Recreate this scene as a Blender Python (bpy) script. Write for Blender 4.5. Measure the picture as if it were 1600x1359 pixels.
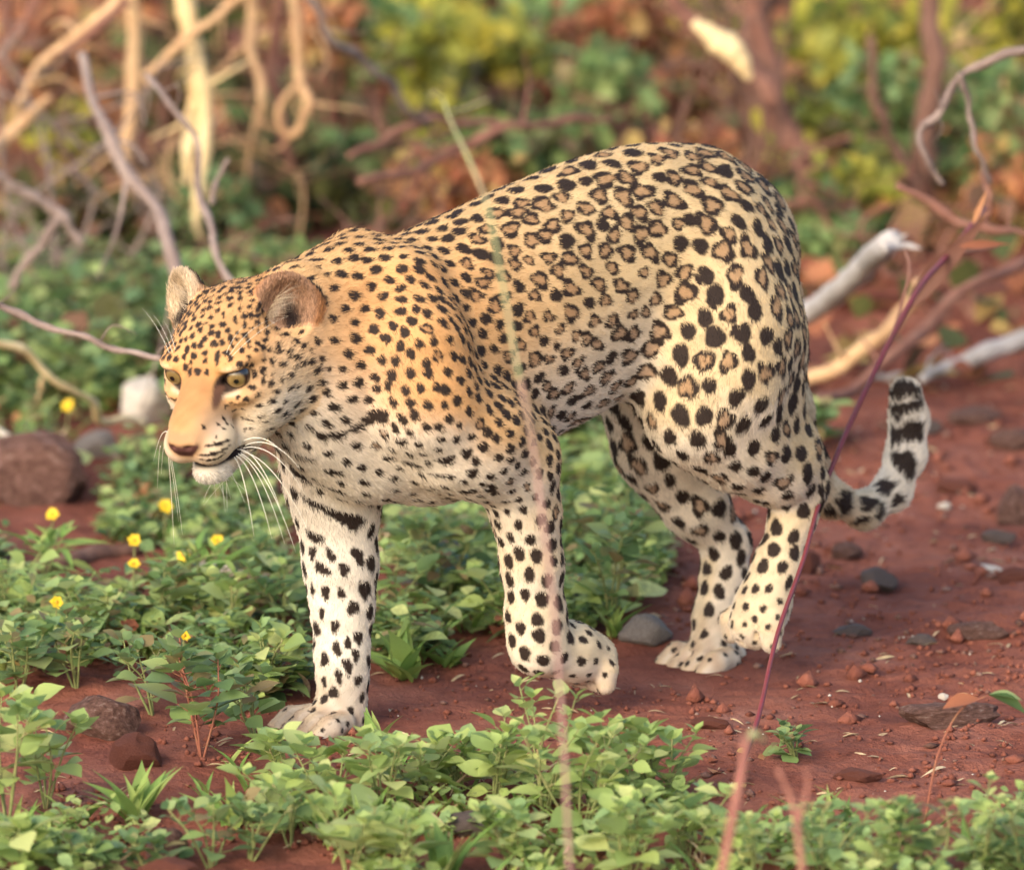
import bpy, bmesh, math, random
import numpy as np
from mathutils import Vector, Matrix, Quaternion
from mathutils.bvhtree import BVHTree
from mathutils.kdtree import KDTree

for o in list(bpy.data.objects):
    bpy.data.objects.remove(o)
SC = bpy.context.scene
COL = SC.collection
rad = math.radians

# ------------------------------------------------------------------ camera
PITCH = rad(11.0)          # looking down from a vehicle
DIST = 12.0                # metres to the animal
S = 0.0008                 # metres per photo pixel at that distance
FOC = Vector((0, 0, 0.351))
FWD = Vector((0, math.cos(PITCH), -math.sin(PITCH)))
UPV = Vector((0, math.sin(PITCH), math.cos(PITCH)))
RGT = Vector((1, 0, 0))
CAM = FOC - FWD * DIST
cd = bpy.data.cameras.new('camera')
cam = bpy.data.objects.new('camera', cd)
COL.objects.link(cam)
cam.location = CAM
cam.rotation_euler = (math.pi / 2 - PITCH, 0, 0)
cd.sensor_width = 36.0
cd.lens = 36.0 * DIST / (1600 * S)
cd.clip_start = 0.5
cd.clip_end = 3000
cd.dof.use_dof = True
cd.dof.focus_distance = DIST - 0.16
cd.dof.aperture_fstop = 4.2
SC.camera = cam

# ------------------------------------------------------------------ light
SUN_ELEV, SUN_AZ = rad(30), rad(-148)     # azimuth clockwise from +Y: behind the camera, from the left
w = bpy.data.worlds.new('World')
SC.world = w
w.use_nodes = True
nt = w.node_tree
sky = nt.nodes.new('ShaderNodeTexSky')
sky.sky_type = 'NISHITA'
sky.sun_disc = False
sky.sun_elevation = SUN_ELEV
sky.sun_rotation = SUN_AZ
sky.air_density = 1.0
sky.dust_density = 3.0
nt.links.new(sky.outputs[0], nt.nodes['Background'].inputs[0])
nt.nodes['Background'].inputs[1].default_value = 0.15
sl = bpy.data.lights.new('sun', 'SUN')
sl.energy = 0.85
sl.angle = rad(35)
sl.color = (1.0, 0.86, 0.70)
sun = bpy.data.objects.new('sun', sl)
COL.objects.link(sun)
sdir = Vector((math.sin(SUN_AZ) * math.cos(SUN_ELEV), math.cos(SUN_AZ) * math.cos(SUN_ELEV), math.sin(SUN_ELEV)))
sun.rotation_euler = sdir.to_track_quat('Z', 'Y').to_euler()
sun.location = sdir * 30
SC.view_settings.view_transform = 'Standard'
SC.view_settings.look = 'None'
SC.view_settings.gamma = 1.0
SC.view_settings.exposure = 1.47
SC.render.engine = 'CYCLES'
SC.cycles.use_denoising = True
SC.cycles.max_bounces = 6
SC.cycles.diffuse_bounces = 3
SC.cycles.transmission_bounces = 3
SC.cycles.transparent_max_bounces = 6

# ------------------------------------------------------------------ helpers
def ray(px, py):
    return FWD + RGT * ((px - 800) * S / DIST) + UPV * ((679.5 - py) * S / DIST)

def at(px, py, y):
    """the place seen at photo position px,py that stands y metres behind the animal's plane"""
    d = ray(px, py)
    return CAM + d * ((y - CAM.y) / d.y)

def hsh(x, y):
    v = np.sin(x * 127.1 + y * 311.7) * 43758.5453
    return v - np.floor(v)

def vnoise(x, y):
    x = np.asarray(x, float); y = np.asarray(y, float)
    xi, yi = np.floor(x), np.floor(y)
    xf, yf = x - xi, y - yi
    u, v = xf * xf * (3 - 2 * xf), yf * yf * (3 - 2 * yf)
    a, b = hsh(xi, yi), hsh(xi + 1, yi)
    c, d = hsh(xi, yi + 1), hsh(xi + 1, yi + 1)
    return (a * (1 - u) + b * u) * (1 - v) + (c * (1 - u) + d * u) * v - 0.5

def gh(x, y):
    """height of the ground"""
    x = np.asarray(x, float); y = np.asarray(y, float)
    z = 0.030 * vnoise(x * 2.3 + 5, y * 2.3) + 0.016 * vnoise(x * 7, y * 7 + 3) + 0.008 * vnoise(x * 19 + 1, y * 19)
    z = z + 0.009 * vnoise(x * 38, y * 52) + 0.005 * np.abs(vnoise(x * 70, y * 95 + 4)) + 0.02 * np.clip(vnoise(x * 3.1 + 9, y * 9) - .12, 0, 1)
    z = z + 0.05 * np.clip(y - 1.2, 0, 4) * (0.5 + 0.5 * np.clip(x, -1, 1))
    calm = np.exp(-((x + 0.2) ** 2 / 0.10 + (y + 0.12) ** 2 / 0.05)) + np.exp(-((x - 0.24) ** 2 / 0.04 + (y - 0.22) ** 2 / 0.04))
    return z * (1 - 0.8 * np.clip(calm, 0, 1)) - 0.004

def ghf(x, y):
    return float(gh(x, y))

def at_ground(px, py):
    d = ray(px, py)
    t = 9.0
    while t < 40:
        p = CAM + d * t
        if p.z < ghf(p.x, p.y):
            break
        t += 0.03
    for _ in range(8):
        p = CAM + d * t
        t += (p.z - ghf(p.x, p.y)) / 0.2 * 0.9
    p = CAM + d * t
    p.z = ghf(p.x, p.y)
    return p

def link(o, parent=None):
    COL.objects.link(o)
    if parent is not None:
        o.parent = parent
    return o

def tag(o, label=None, cat=None, group=None, kind=None):
    if label: o['label'] = label
    if cat: o['category'] = cat
    if group: o['group'] = group
    if kind: o['kind'] = kind
    return o

def empty(name, loc=(0, 0, 0)):
    o = bpy.data.objects.new(name, None)
    o.empty_display_size = 0.05
    o.location = loc
    return link(o)

def mesh_from(name, verts, faces, mat=None, smooth=False):
    me = bpy.data.meshes.new(name)
    me.from_pydata([tuple(v) for v in verts], [], faces)
    if mat: me.materials.append(mat)
    if smooth:
        me.polygons.foreach_set('use_smooth', [True] * len(me.polygons))
    me.update()
    return me

def mobj(name, me, parent=None, loc=None):
    o = bpy.data.objects.new(name, me)
    if loc is not None: o.location = loc
    return link(o, parent)

def catmull(pts, n):
    """smooth path through points (lists of equal length tuples)"""
    P = np.array(pts, float)
    Q = np.vstack([2 * P[0] - P[1], P, 2 * P[-1] - P[-2]])
    out = []
    for i in range(1, len(Q) - 2):
        for k in range(n):
            t = k / n
            p0, p1, p2, p3 = Q[i - 1], Q[i], Q[i + 1], Q[i + 2]
            out.append(0.5 * (2 * p1 + (p2 - p0) * t + (2 * p0 - 5 * p1 + 4 * p2 - p3) * t * t + (3 * p1 - p0 - 3 * p2 + p3) * t ** 3))
    out.append(Q[-2])
    return np.array(out)

def tube_geo(path, radii, seg=8, rng=None, bump=0.0):
    """verts, faces of a tapered tube along path"""
    path = [Vector(p) for p in path]
    V, F = [], []
    n = len(path)
    t0 = (path[1] - path[0]).normalized()
    ref = Vector((0, 0, 1)) if abs(t0.z) < 0.9 else Vector((1, 0, 0))
    nrm = t0.cross(ref).normalized()
    for i in range(n):
        t = (path[min(i + 1, n - 1)] - path[max(i - 1, 0)]).normalized()
        nrm = (nrm - t * nrm.dot(t)).normalized()
        b = t.cross(nrm)
        for k in range(seg):
            a = 2 * math.pi * k / seg
            r = radii[i] * (1 + (rng.uniform(-bump, bump) if rng else 0))
            V.append(path[i] + (nrm * math.cos(a) + b * math.sin(a)) * r)
    for i in range(n - 1):
        for k in range(seg):
            k2 = (k + 1) % seg
            F.append((i * seg + k, i * seg + k2, (i + 1) * seg + k2, (i + 1) * seg + k))
    F.append(tuple(range(seg - 1, -1, -1)))
    F.append(tuple((n - 1) * seg + k for k in range(seg)))
    return V, F

class Geo:
    def __init__(s): s.V, s.F = [], []
    def add(s, V, F):
        b = len(s.V); s.V += list(V); s.F += [tuple(i + b for i in f) for f in F]
    def mesh(s, name, mat, smooth=False): return mesh_from(name, s.V, s.F, mat, smooth)

# ------------------------------------------------------------------ materials
def mat_new(name):
    m = bpy.data.materials.new(name)
    m.use_nodes = True
    nt = m.node_tree
    b = nt.nodes['Principled BSDF']
    return m, nt, b

def ramp_node(nt, stops):
    r = nt.nodes.new('ShaderNodeValToRGB')
    el = r.color_ramp.elements
    while len(el) < len(stops): el.new(0.5)
    for e, (p, c) in zip(el, stops):
        e.position = p; e.color = (*c, 1)
    return r

def mat_leaf(name, cols, trans=0.35, rough=0.55, spec=0.25):
    """leaf: colour picked per leaf, veined by noise, lets some light through"""
    m, nt, b = mat_new(name)
    geo = nt.nodes.new('ShaderNodeNewGeometry')
    oi = nt.nodes.new('ShaderNodeObjectInfo')
    add = nt.nodes.new('ShaderNodeMath'); add.operation = 'ADD'
    fr = nt.nodes.new('ShaderNodeMath'); fr.operation = 'FRACT'
    nt.links.new(geo.outputs['Random Per Island'], add.inputs[0])
    nt.links.new(oi.outputs['Random'], add.inputs[1])
    nt.links.new(add.outputs[0], fr.inputs[0])
    n = len(cols)
    r = ramp_node(nt, [((i + 0.5) / n, c) for i, c in enumerate(cols)])
    nt.links.new(fr.outputs[0], r.inputs[0])
    tc = nt.nodes.new('ShaderNodeTexCoord')
    ns = nt.nodes.new('ShaderNodeTexNoise'); ns.inputs['Scale'].default_value = 180; ns.inputs['Detail'].default_value = 3
    nt.links.new(tc.outputs['Object'], ns.inputs['Vector'])
    mr = nt.nodes.new('ShaderNodeMapRange'); mr.inputs[1].default_value = 0.3; mr.inputs[2].default_value = 0.7
    mr.inputs[3].default_value = 0.75; mr.inputs[4].default_value = 1.2
    nt.links.new(ns.outputs[0], mr.inputs[0])
    mx = nt.nodes.new('ShaderNodeMixRGB'); mx.blend_type = 'MULTIPLY'; mx.inputs[0].default_value = 1
    nt.links.new(r.outputs[0], mx.inputs[1]); nt.links.new(mr.outputs[0], mx.inputs[2])
    nt.links.new(mx.outputs[0], b.inputs['Base Color'])
    b.inputs['Roughness'].default_value = rough
    b.inputs['Specular IOR Level'].default_value = spec
    tr = nt.nodes.new('ShaderNodeBsdfTranslucent')
    nt.links.new(mx.outputs[0], tr.inputs[0])
    ms = nt.nodes.new('ShaderNodeMixShader'); ms.inputs[0].default_value = trans
    nt.links.new(b.outputs[0], ms.inputs[1]); nt.links.new(tr.outputs[0], ms.inputs[2])
    nt.links.new(ms.outputs[0], nt.nodes['Material Output'].inputs[0])
    return m

def mat_mottle(name, cols, scale=12, rough=0.9, bump=0.4, bscale=60, detail=8, stretch=(1, 1, 1), dist=0.01, spec=0.2):
    """bark, stone, soil: noise through a colour ramp with fine relief"""
    m, nt, b = mat_new(name)
    tc = nt.nodes.new('ShaderNodeTexCoord')
    mp = nt.nodes.new('ShaderNodeMapping'); mp.inputs['Scale'].default_value = stretch
    nt.links.new(tc.outputs['Object'], mp.inputs[0])
    ns = nt.nodes.new('ShaderNodeTexNoise'); ns.inputs['Scale'].default_value = scale; ns.inputs['Detail'].default_value = detail
    ns.inputs['Roughness'].default_value = 0.65
    nt.links.new(mp.outputs[0], ns.inputs['Vector'])
    n = len(cols)
    r = ramp_node(nt, [(0.28 + 0.44 * i / max(1, n - 1), c) for i, c in enumerate(cols)])
    nt.links.new(ns.outputs[0], r.inputs[0])
    nt.links.new(r.outputs[0], b.inputs['Base Color'])
    b.inputs['Roughness'].default_value = rough
    b.inputs['Specular IOR Level'].default_value = spec
    n2 = nt.nodes.new('ShaderNodeTexNoise'); n2.inputs['Scale'].default_value = bscale; n2.inputs['Detail'].default_value = 6
    nt.links.new(mp.outputs[0], n2.inputs['Vector'])
    bp = nt.nodes.new('ShaderNodeBump'); bp.inputs['Strength'].default_value = bump; bp.inputs['Distance'].default_value = dist
    nt.links.new(n2.outputs[0], bp.inputs['Height'])
    nt.links.new(bp.outputs[0], b.inputs['Normal'])
    return m
# ================================================================== ground
def mat_soil():
    m, nt, b = mat_new('red_soil')
    tc = nt.nodes.new('ShaderNodeTexCoord')
    def noise(sc, det=6, ro=.6):
        n = nt.nodes.new('ShaderNodeTexNoise'); n.inputs['Scale'].default_value = sc; n.inputs['Detail'].default_value = det; n.inputs['Roughness'].default_value = ro
        nt.links.new(tc.outputs['Object'], n.inputs['Vector']); return n
    n1, n2, n3 = noise(5), noise(34, 8, .7), noise(150, 4)
    r1 = ramp_node(nt, [(.30, (.115, .040, .028)), (.45, (.20, .067, .043)), (.60, (.255, .096, .063)), (.76, (.31, .150, .112))])
    nt.links.new(n1.outputs[0], r1.inputs[0])
    r2 = ramp_node(nt, [(.28, (.30, .24, .24)), (.46, (.95, .93, .92)), (.60, (1, 1, 1)), (.74, (1.35, 1.4, 1.4))])
    nt.links.new(n2.outputs[0], r2.inputs[0])
    mx = nt.nodes.new('ShaderNodeMixRGB'); mx.blend_type = 'MULTIPLY'; mx.inputs[0].default_value = .75
    nt.links.new(r1.outputs[0], mx.inputs[1]); nt.links.new(r2.outputs[0], mx.inputs[2])
    nt.links.new(mx.outputs[0], b.inputs['Base Color'])
    b.inputs['Roughness'].default_value = .95; b.inputs['Specular IOR Level'].default_value = .12
    ad = nt.nodes.new('ShaderNodeMath'); ad.operation = 'MULTIPLY_ADD'; ad.inputs[1].default_value = .5
    nt.links.new(n3.outputs[0], ad.inputs[0]); nt.links.new(n2.outputs[0], ad.inputs[2])
    bmp = nt.nodes.new('ShaderNodeBump'); bmp.inputs['Strength'].default_value = .9; bmp.inputs['Distance'].default_value = .012
    nt.links.new(ad.outputs[0], bmp.inputs['Height']); nt.links.new(bmp.outputs[0], b.inputs['Normal'])
    return m
m_soil = mat_soil()
def spaced(a, b, n, far, nf):
    c = np.linspace(a, b, n)
    g = np.geomspace(.02, far, nf)
    return np.concatenate([a - g[::-1], c, b + g])
xs = spaced(-1.1, 1.1, 300, 800, 26); ys = spaced(-1.1, 2.6, 430, 800, 60)
X, Y = np.meshgrid(xs, ys); Z = gh(X, Y)
Z = np.where(np.abs(X) + np.abs(Y) > 40, Z * .2 - .3, Z)
V = np.stack([X, Y, Z], -1).reshape(-1, 3); nx = len(xs); ny = len(ys)
jj, ii = np.meshgrid(np.arange(ny - 1), np.arange(nx - 1), indexing='ij')
b0 = (jj * nx + ii).ravel()
F = np.stack([b0, b0 + 1, b0 + nx + 1, b0 + nx], 1)
def np_mesh(name, V, F, mat, smooth=True, mats=None, mi=None):
    """mesh from numpy arrays; F all quads or all triangles"""
    k = F.shape[1]
    me = bpy.data.meshes.new(name)
    me.vertices.add(len(V)); me.vertices.foreach_set('co', np.ascontiguousarray(V, np.float32).ravel())
    me.loops.add(F.size); me.loops.foreach_set('vertex_index', np.ascontiguousarray(F, np.int32).ravel())
    me.polygons.add(len(F)); me.polygons.foreach_set('loop_start', np.arange(len(F), dtype=np.int32) * k)
    me.update()
    if smooth: me.polygons.foreach_set('use_smooth', np.ones(len(F), bool))
    me.materials.append(mat)
    return me
g = mobj('ground', np_mesh('ground', V, F, m_soil)); tag(g, kind='structure')
# ================================================================== leopard
YAW = rad(40)
BF = Vector((-math.cos(YAW), -math.sin(YAW), 0))     # the way the animal walks
BL = Vector((math.sin(YAW), -math.cos(YAW), 0))      # its left
BU = Vector((0, 0, 1))
B2W = Matrix((BF, BL, BU)).transposed()              # body frame -> world

def bp(px, py, l):
    """body-frame point (forward, left, up) that lies l metres left of the animal's mid plane"""
    d = ray(px, py)
    t = (l - BL.dot(CAM - FOC)) / BL.dot(d)
    p = CAM + d * t - FOC
    return np.array((BF.dot(p), BL.dot(p), BU.dot(p)))

PR = []      # primitives
# look of the coat carried by each primitive: spot spacing, spot radius, rosette share, base colour, hair length
GOLD = (0.47, 0.245, 0.090); TAN = (0.485, 0.350, 0.180); CREAM = (0.54, 0.435, 0.285); WHITE = (0.61, 0.545, 0.445)
def look(sp, sz, ros, col, hl): return dict(sp=sp, sz=sz, ros=ros, col=col, hl=hl)
def cone(a, b, ra, rb, lk, k=0.03, sq=1.0, flow=None):
    A, B = np.array(a, float), np.array(b, float)
    fl = np.array(flow, float) if flow is not None else (B - A) / (np.linalg.norm(B - A) + 1e-9)
    PR.append(dict(t='c', a=A, b=B, ra=ra, rb=rb, k=k, sq=sq, op=1, flow=fl, **lk))
def ell(c, r, lk, R=None, k=0.02, op=1, flow=(-1, 0, 0)):
    PR.append(dict(t='e', c=np.array(c, float), r=np.array(r, float), R=np.eye(3) if R is None else R, k=k, op=op, flow=np.array(flow, float), **lk))
def chain(pts, lk, k=0.03, sq=1.0, flow=None):
    """pts: (px, py, l, radius in px) or with a look as 5th item"""
    for i in range(len(pts) - 1):
        p, q = pts[i], pts[i + 1]
        cone(bp(*p[:3]), bp(*q[:3]), p[3] * S, q[3] * S, p[4] if len(p) > 4 else lk, k, sq, flow)

FLANK = look(.0236, .0128, .97, TAN, .0060)
BELLY = look(.0300, .0085, .1, WHITE, .009)
RUMP = look(.0242, .0124, .72, TAN, .0060)
THIGH = look(.0262, .0126, .18, (.50, .38, .215), .0065)
NECK = look(.0170, .0068, .03, GOLD, .0070)
SHLD = look(.0155, .0064, .08, GOLD, .0060)
ARM = look(.0168, .0070, .06, (0.50, 0.335, 0.160), .0055)
LEG = look(.0205, .0090, .0, CREAM, .0048)
LEGW = look(.0210, .0088, .0, WHITE, .0055)
FOOT = look(.0150, .0042, .0, CREAM, .0036)
TOE = look(.0185, .0034, .0, (.48, .38, .24), .0045)
TAIL = look(.040, .0150, .0, CREAM, .0095)
HEAD = look(.0084, .0037, .0, GOLD, .0040)
CHEST = look(.0270, .0086, .0, WHITE, .0070)

bk = (-1, 0, -0.25)
# trunk: (px, centre py, half height px)
TR = [(575, 575, 165, NECK), (650, 572, 186, SHLD), (745, 522, 184, FLANK), (845, 472, 180, FLANK), (935, 428, 172, FLANK),
      (1015, 413, 176, RUMP), (1085, 400, 158, RUMP), (1135, 405, 130, RUMP)]
for p, q in zip(TR, TR[1:]):
    cone(bp(p[0], p[1], 0), bp(q[0], q[1], 0), p[2] * S, q[2] * S, p[3], 0.04, 0.68, bk)
chain([(590, 695, 0, 66), (680, 695, 0, 66), (780, 640, 0, 56)], CHEST, 0.05, 1, bk)
chain([(780, 620, 0, 66), (880, 570, 0, 58), (960, 545, 0, 50)], BELLY, 0.05, 1, bk)
# neck
chain([(445, 530, 0.01, 92), (520, 560, 0, 108), (610, 580, 0, 125)], NECK, 0.05, 0.85, bk)
chain([(470, 480, 0.0, 66), (545, 470, -0.01, 80), (640, 480, 0, 85)], NECK, 0.04, 1, bk)
chain([(470, 610, 0.0, 62), (510, 655, -0.01, 70), (560, 700, -0.01, 70)], CHEST, 0.04, 1, (-0.3, 0, -1))
# shoulder blades
chain([(553, 405, -0.045, 44), (520, 520, -0.075, 60), (490, 640, -0.085, 62)], NECK, 0.03, 1, bk)
chain([(640, 440, 0.055, 45), (650, 540, 0.085, 70), (668, 640, 0.095, 72)], SHLD, 0.035, 1, (-0.6, 0, -1))
# left foreleg (near, lifted)
chain([(662, 625, 0.095, 75, SHLD), (745, 680, 0.098, 74, ARM), (808, 718, 0.09, 62, ARM)], ARM, 0.035)
chain([(700, 700, 0.09, 60), (790, 735, 0.088, 55)], ARM, 0.03)
chain([(808, 705, 0.088, 58, ARM), (822, 800, 0.084, 49, LEG), (831, 880, 0.08, 44, LEG), (837, 960, 0.075, 42, LEG), (842, 1006, 0.072, 43, LEG)], LEG, 0.025)
chain([(842, 1008, 0.072, 44, LEG), (890, 1018, 0.068, 44, FOOT), (922, 1030, 0.066, 44, FOOT)], FOOT, 0.02)
for dl in (-.026, -.009, .009, .026):
    q0, q1, q2 = [bp(x_, y_, .066) + np.array((0, dl * k_, 0)) for x_, y_, k_ in ((904, 1014, .7), (924, 1040, 1), (924, 1063, 1.05))]
    cone(q0, q1, .0175, .0170, TOE, .003); cone(q1, q2, .0170, .0135, TOE, .003)
# right foreleg (far, planted)
chain([(488, 650, -0.085, 62, CHEST), (512, 740, -0.088, 62, CHEST), (528, 800, -0.085, 60, LEGW)], CHEST, 0.035)
chain([(524, 780, -0.085, 57, LEGW), (532, 880, -0.082, 53, LEGW), (535, 950, -0.08, 44, LEGW), (534, 1020, -0.078, 37, LEGW),
       (535, 1065, -0.078, 33, LEGW), (535, 1120, -0.078, 35, LEGW)], LEGW, 0.025)
chain([(533, 1118, -0.078, 36), (505, 1128, -0.078, 32)], FOOT, 0.02)
for dl in (-.037, -.0125, .0125, .037):
    f0 = bp(510, 1130, -0.078)
    a = f0 + np.array((-.004, dl * .75, .004)); m_ = f0 + np.array((.026, dl, .003)); e = f0 + np.array((.045, dl * 1.05, -.008))
    cone(a, m_, .0165, .0170, TOE, .003); cone(m_, e, .0170, .0150, TOE, .003)
# left hind leg (near, pushing off)
chain([(1110, 420, 0.05, 100, RUMP), (1120, 520, 0.072, 104, THIGH), (1112, 610, 0.088, 86, THIGH), (1090, 660, 0.088, 56, THIGH)], THIGH, 0.065)
chain([(1165, 420, 0.04, 70, RUMP), (1185, 530, 0.07, 62, RUMP), (1190, 630, 0.08, 58, THIGH)], RUMP, 0.04)
chain([(1085, 650, 0.092, 58, THIGH), (1150, 690, 0.088, 68, THIGH), (1208, 727, 0.082, 56, THIGH), (1250, 760, 0.078, 38, LEG)], THIGH, 0.035)
chain([(1190, 620, 0.08, 55), (1235, 700, 0.078, 38), (1258, 756, 0.077, 27)], THIGH, 0.03)
chain([(1252, 762, 0.078, 33, LEG), (1238, 810, 0.078, 33, LEG), (1213, 885, 0.077, 34, LEG), (1192, 945, 0.076, 40, LEG)], LEG, 0.02)
chain([(1192, 945, 0.076, 41), (1178, 975, 0.076, 40)], FOOT, 0.02)
for dl in (-.036, -.012, .012, .036):
    q0, q1, q2 = [bp(x_, y_, .076) + np.array((0, dl * k_, 0)) for x_, y_, k_ in ((1190, 952, .7), (1174, 976, 1), (1174, 996, 1.05))]
    cone(q0, q1, .0165, .0165, TOE, .003); cone(q1, q2, .0165, .0135, TOE, .003)
# right hind leg (far, planted)
chain([(1050, 450, -0.06, 95, RUMP), (1015, 600, -0.08, 78, THIGH), (1022, 690, -0.082, 60, THIGH), (1045, 735, -0.08, 50, THIGH)], THIGH, 0.035)
chain([(1035, 715, -0.08, 52, THIGH), (1085, 785, -0.075, 48, THIGH), (1135, 850, -0.07, 36, LEG)], THIGH, 0.03)
chain([(1137, 848, -0.07, 34, LEG), (1130, 900, -0.068, 33, LEG), (1118, 960, -0.066, 32, LEG), (1110, 1015, -0.064, 32, FOOT)], LEG, 0.02)
chain([(1140, 1026, -0.062, 28), (1100, 1028, -0.06, 32)], FOOT, 0.02)
for dl in (-.037, -.0125, .0125, .037):
    f0 = bp(1112, 1030, -0.06)
    a = f0 + np.array((-.004, dl * .75, .004)); m_ = f0 + np.array((.026, dl, .004)); e = f0 + np.array((.046, dl * 1.05, -.008))
    cone(a, m_, .0165, .0170, TOE, .003); cone(m_, e, .0170, .0150, TOE, .003)
def groove(a, b, r=.0042):
    cone(a, b, r * .5, r, TOE, .005); PR[-1]['op'] = -1
for g_ in (-.0245, 0, .0245):
    for (x_, y_, l_) in ((510, 1130, -.078), (1112, 1030, -.06)):
        f0 = bp(x_, y_, l_); groove(f0 + np.array((.016, g_, .019)), f0 + np.array((.062, g_ * 1.05, .003)))
    groove(bp(1190, 952, .076) + np.array((.016, g_ * .8, .006)), bp(1174, 996, .076) + np.array((.018, g_ * 1.05, -.004)))
    groove(bp(908, 1010, .066) + np.array((-.012, g_ * .6, .012)), bp(924, 1063, .066) + np.array((-.017, g_ * .75, -.002)))
    groove(bp(908, 1010, .066) + np.array((.016, g_ * .6, .0)), bp(924, 1063, .066) + np.array((.015, g_ * .75, -.004)))
# tail
TAILP = [(1165, 345, 0, 34), (1200, 385, 0, 29), (1222, 460, 0, 25), (1233, 550, 0, 24), (1243, 640, 0, 24), (1264, 720, 0, 25), (1300, 780, -.01, 25),
         (1350, 797, -.02, 26), (1393, 768, -.03, 27), (1415, 712, -.035, 28), (1420, 655, -.04, 27), (1415, 616, -.04, 26)]
NT0 = len(PR)
chain(TAILP, TAIL, 0.02)
NT1 = len(PR)

# ---- head, in its own frame (forward, left, up), unit metres times HS
HS = 1.14
hy, hp, hr = rad(30), rad(31), rad(-3.5)
fx = np.array([-math.sin(hy), 0, -math.cos(hy)]); ux = np.array([0, 1., 0]); lx = np.array([math.cos(hy), 0, -math.sin(hy)])
f2 = fx * math.cos(hp) - ux * math.sin(hp); u2 = ux * math.cos(hp) + fx * math.sin(hp)
l3 = lx * math.cos(hr) + u2 * math.sin(hr); u3 = u2 * math.cos(hr) - lx * math.sin(hr)
def c2b(v):   # camera axes (right, up, away) -> body frame
    wv = RGT * float(v[0]) + UPV * float(v[1]) + FWD * float(v[2])
    return np.array((BF.dot(wv), BL.dot(wv), BU.dot(wv)))
HR = np.array([c2b(f2), c2b(l3), c2b(u3)]).T        # columns: head axes in the body frame
HO = bp(329, 576, 0.015)                            # between the eyes
def hpnt(F, L, U): return HO + HR @ (np.array((F, L, U)) * HS)
def hell(c, r, lk=HEAD, k=0.012, op=1, flow=(-1, 0, -.2), rot=None):
    R = HR if rot is None else HR @ rot
    ell(hpnt(*c), np.array(r) * HS, lk, R, k * HS, op, HR @ np.array(flow, float))
def hcone(a, b, ra, rb, lk=HEAD, k=0.012, flow=(-1, 0, -.2)):
    cone(hpnt(*a), hpnt(*b), ra * HS, rb * HS, lk, k * HS, 1.0, HR @ np.array(flow, float))
def rotm(axis, ang):
    return np.array(Matrix.Rotation(ang, 3, axis))
NH0 = len(PR)
MUZ = look(.05, .001, 0, WHITE, .0034)
NOSEB = look(.05, .001, 0, GOLD, .0030)
CHEEK = look(.0150, .0046, 0, CREAM, .0080)
EAR = look(.09, .001, 0, GOLD, .0050)
hell((-.062, 0, -.002), (.085, .065, .060))
hell((-.018, 0, .004), (.045, .046, .042))
hcone((-.01, 0, .000), (.066, 0, -.028), .025, .0185, NOSEB, .014)
hcone((.012, 0, -.028), (.062, 0, -.045), .028, .0245, NOSEB, .015)
for s_ in (-1, 1):
    hell((.052, .0165 * s_, -.058), (.032, .0225, .0225), MUZ, .010)
    hell((-.035, .042 * s_, -.036), (.048, .032, .046), CHEEK, .02)
    hell((-.075, .046 * s_, -.032), (.045, .036, .050), CHEEK, .02, flow=(-1, 0, -.5))
    hell((.002, .034 * s_, .0150), (.026, .020, .0085), HEAD, .010)       # brow
    hell((.004, .036 * s_, -.023), (.022, .021, .010), HEAD, .008)        # cheekbone below the eye
    hcone((.012, .024 * s_, .017), (-.014, .052 * s_, .013), .0075, .0075, HEAD, .007)
    hcone((.025, .016 * s_, -.086), (-.045, .036 * s_, -.062), .018, .026, CHEEK, .012)
hell((.036, 0, -.097), (.029, .0225, .0170), MUZ, .005)
hell((.082, 0, -.0415), (.0125, .0185, .0122), NOSEB, .006)
# the mouth slit, the nostrils and the groove below the nose
for s_ in (-1, 1):
    hcone((.080, .0, -.0800), (.022, .034 * s_, -.0810), .0034, .0026, MUZ, .004); PR[-1]['op'] = -1
    hell((.0925, .0095 * s_, -.0435), (.006, .0045, .0032), NOSEB, .002, -1)
    # eye sockets: almond cut, long axis falling towards the nose
    hell((.024, .0365 * s_, -.0018), (.024, .0116, .0053), HEAD, .004, -1, rot=rotm('Z', .42 * s_) @ rotm('X', .24 * s_))
hcone((.094, 0, -.054), (.086, 0, -.075), .0018, .0018, MUZ, .004); PR[-1]['op'] = -1
# ears: rounded cups facing forward and outward
EARC = {}
for s_ in (-1, 1):
    q = rotm('Z', (.52 if s_ > 0 else .42) * s_) @ rotm('X', -.42 * s_) @ rotm('Y', -.30)
    c = np.array((-.082, (.056 if s_ > 0 else .064) * s_, .028 if s_ > 0 else .031))
    es = .94 if s_ > 0 else .86
    EARC[s_] = (c, q)
    hell(c, (.016, .039 * es, .041 * es), EAR, .014, rot=q, flow=(0, 0, 1))
    hell(c + q @ np.array((.0150, .002 * s_, .005)), (.0190, .0325 * es, .0345 * es), EAR, .004, -1, rot=q, flow=(0, 0, 1))
NH1 = len(PR)

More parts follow.
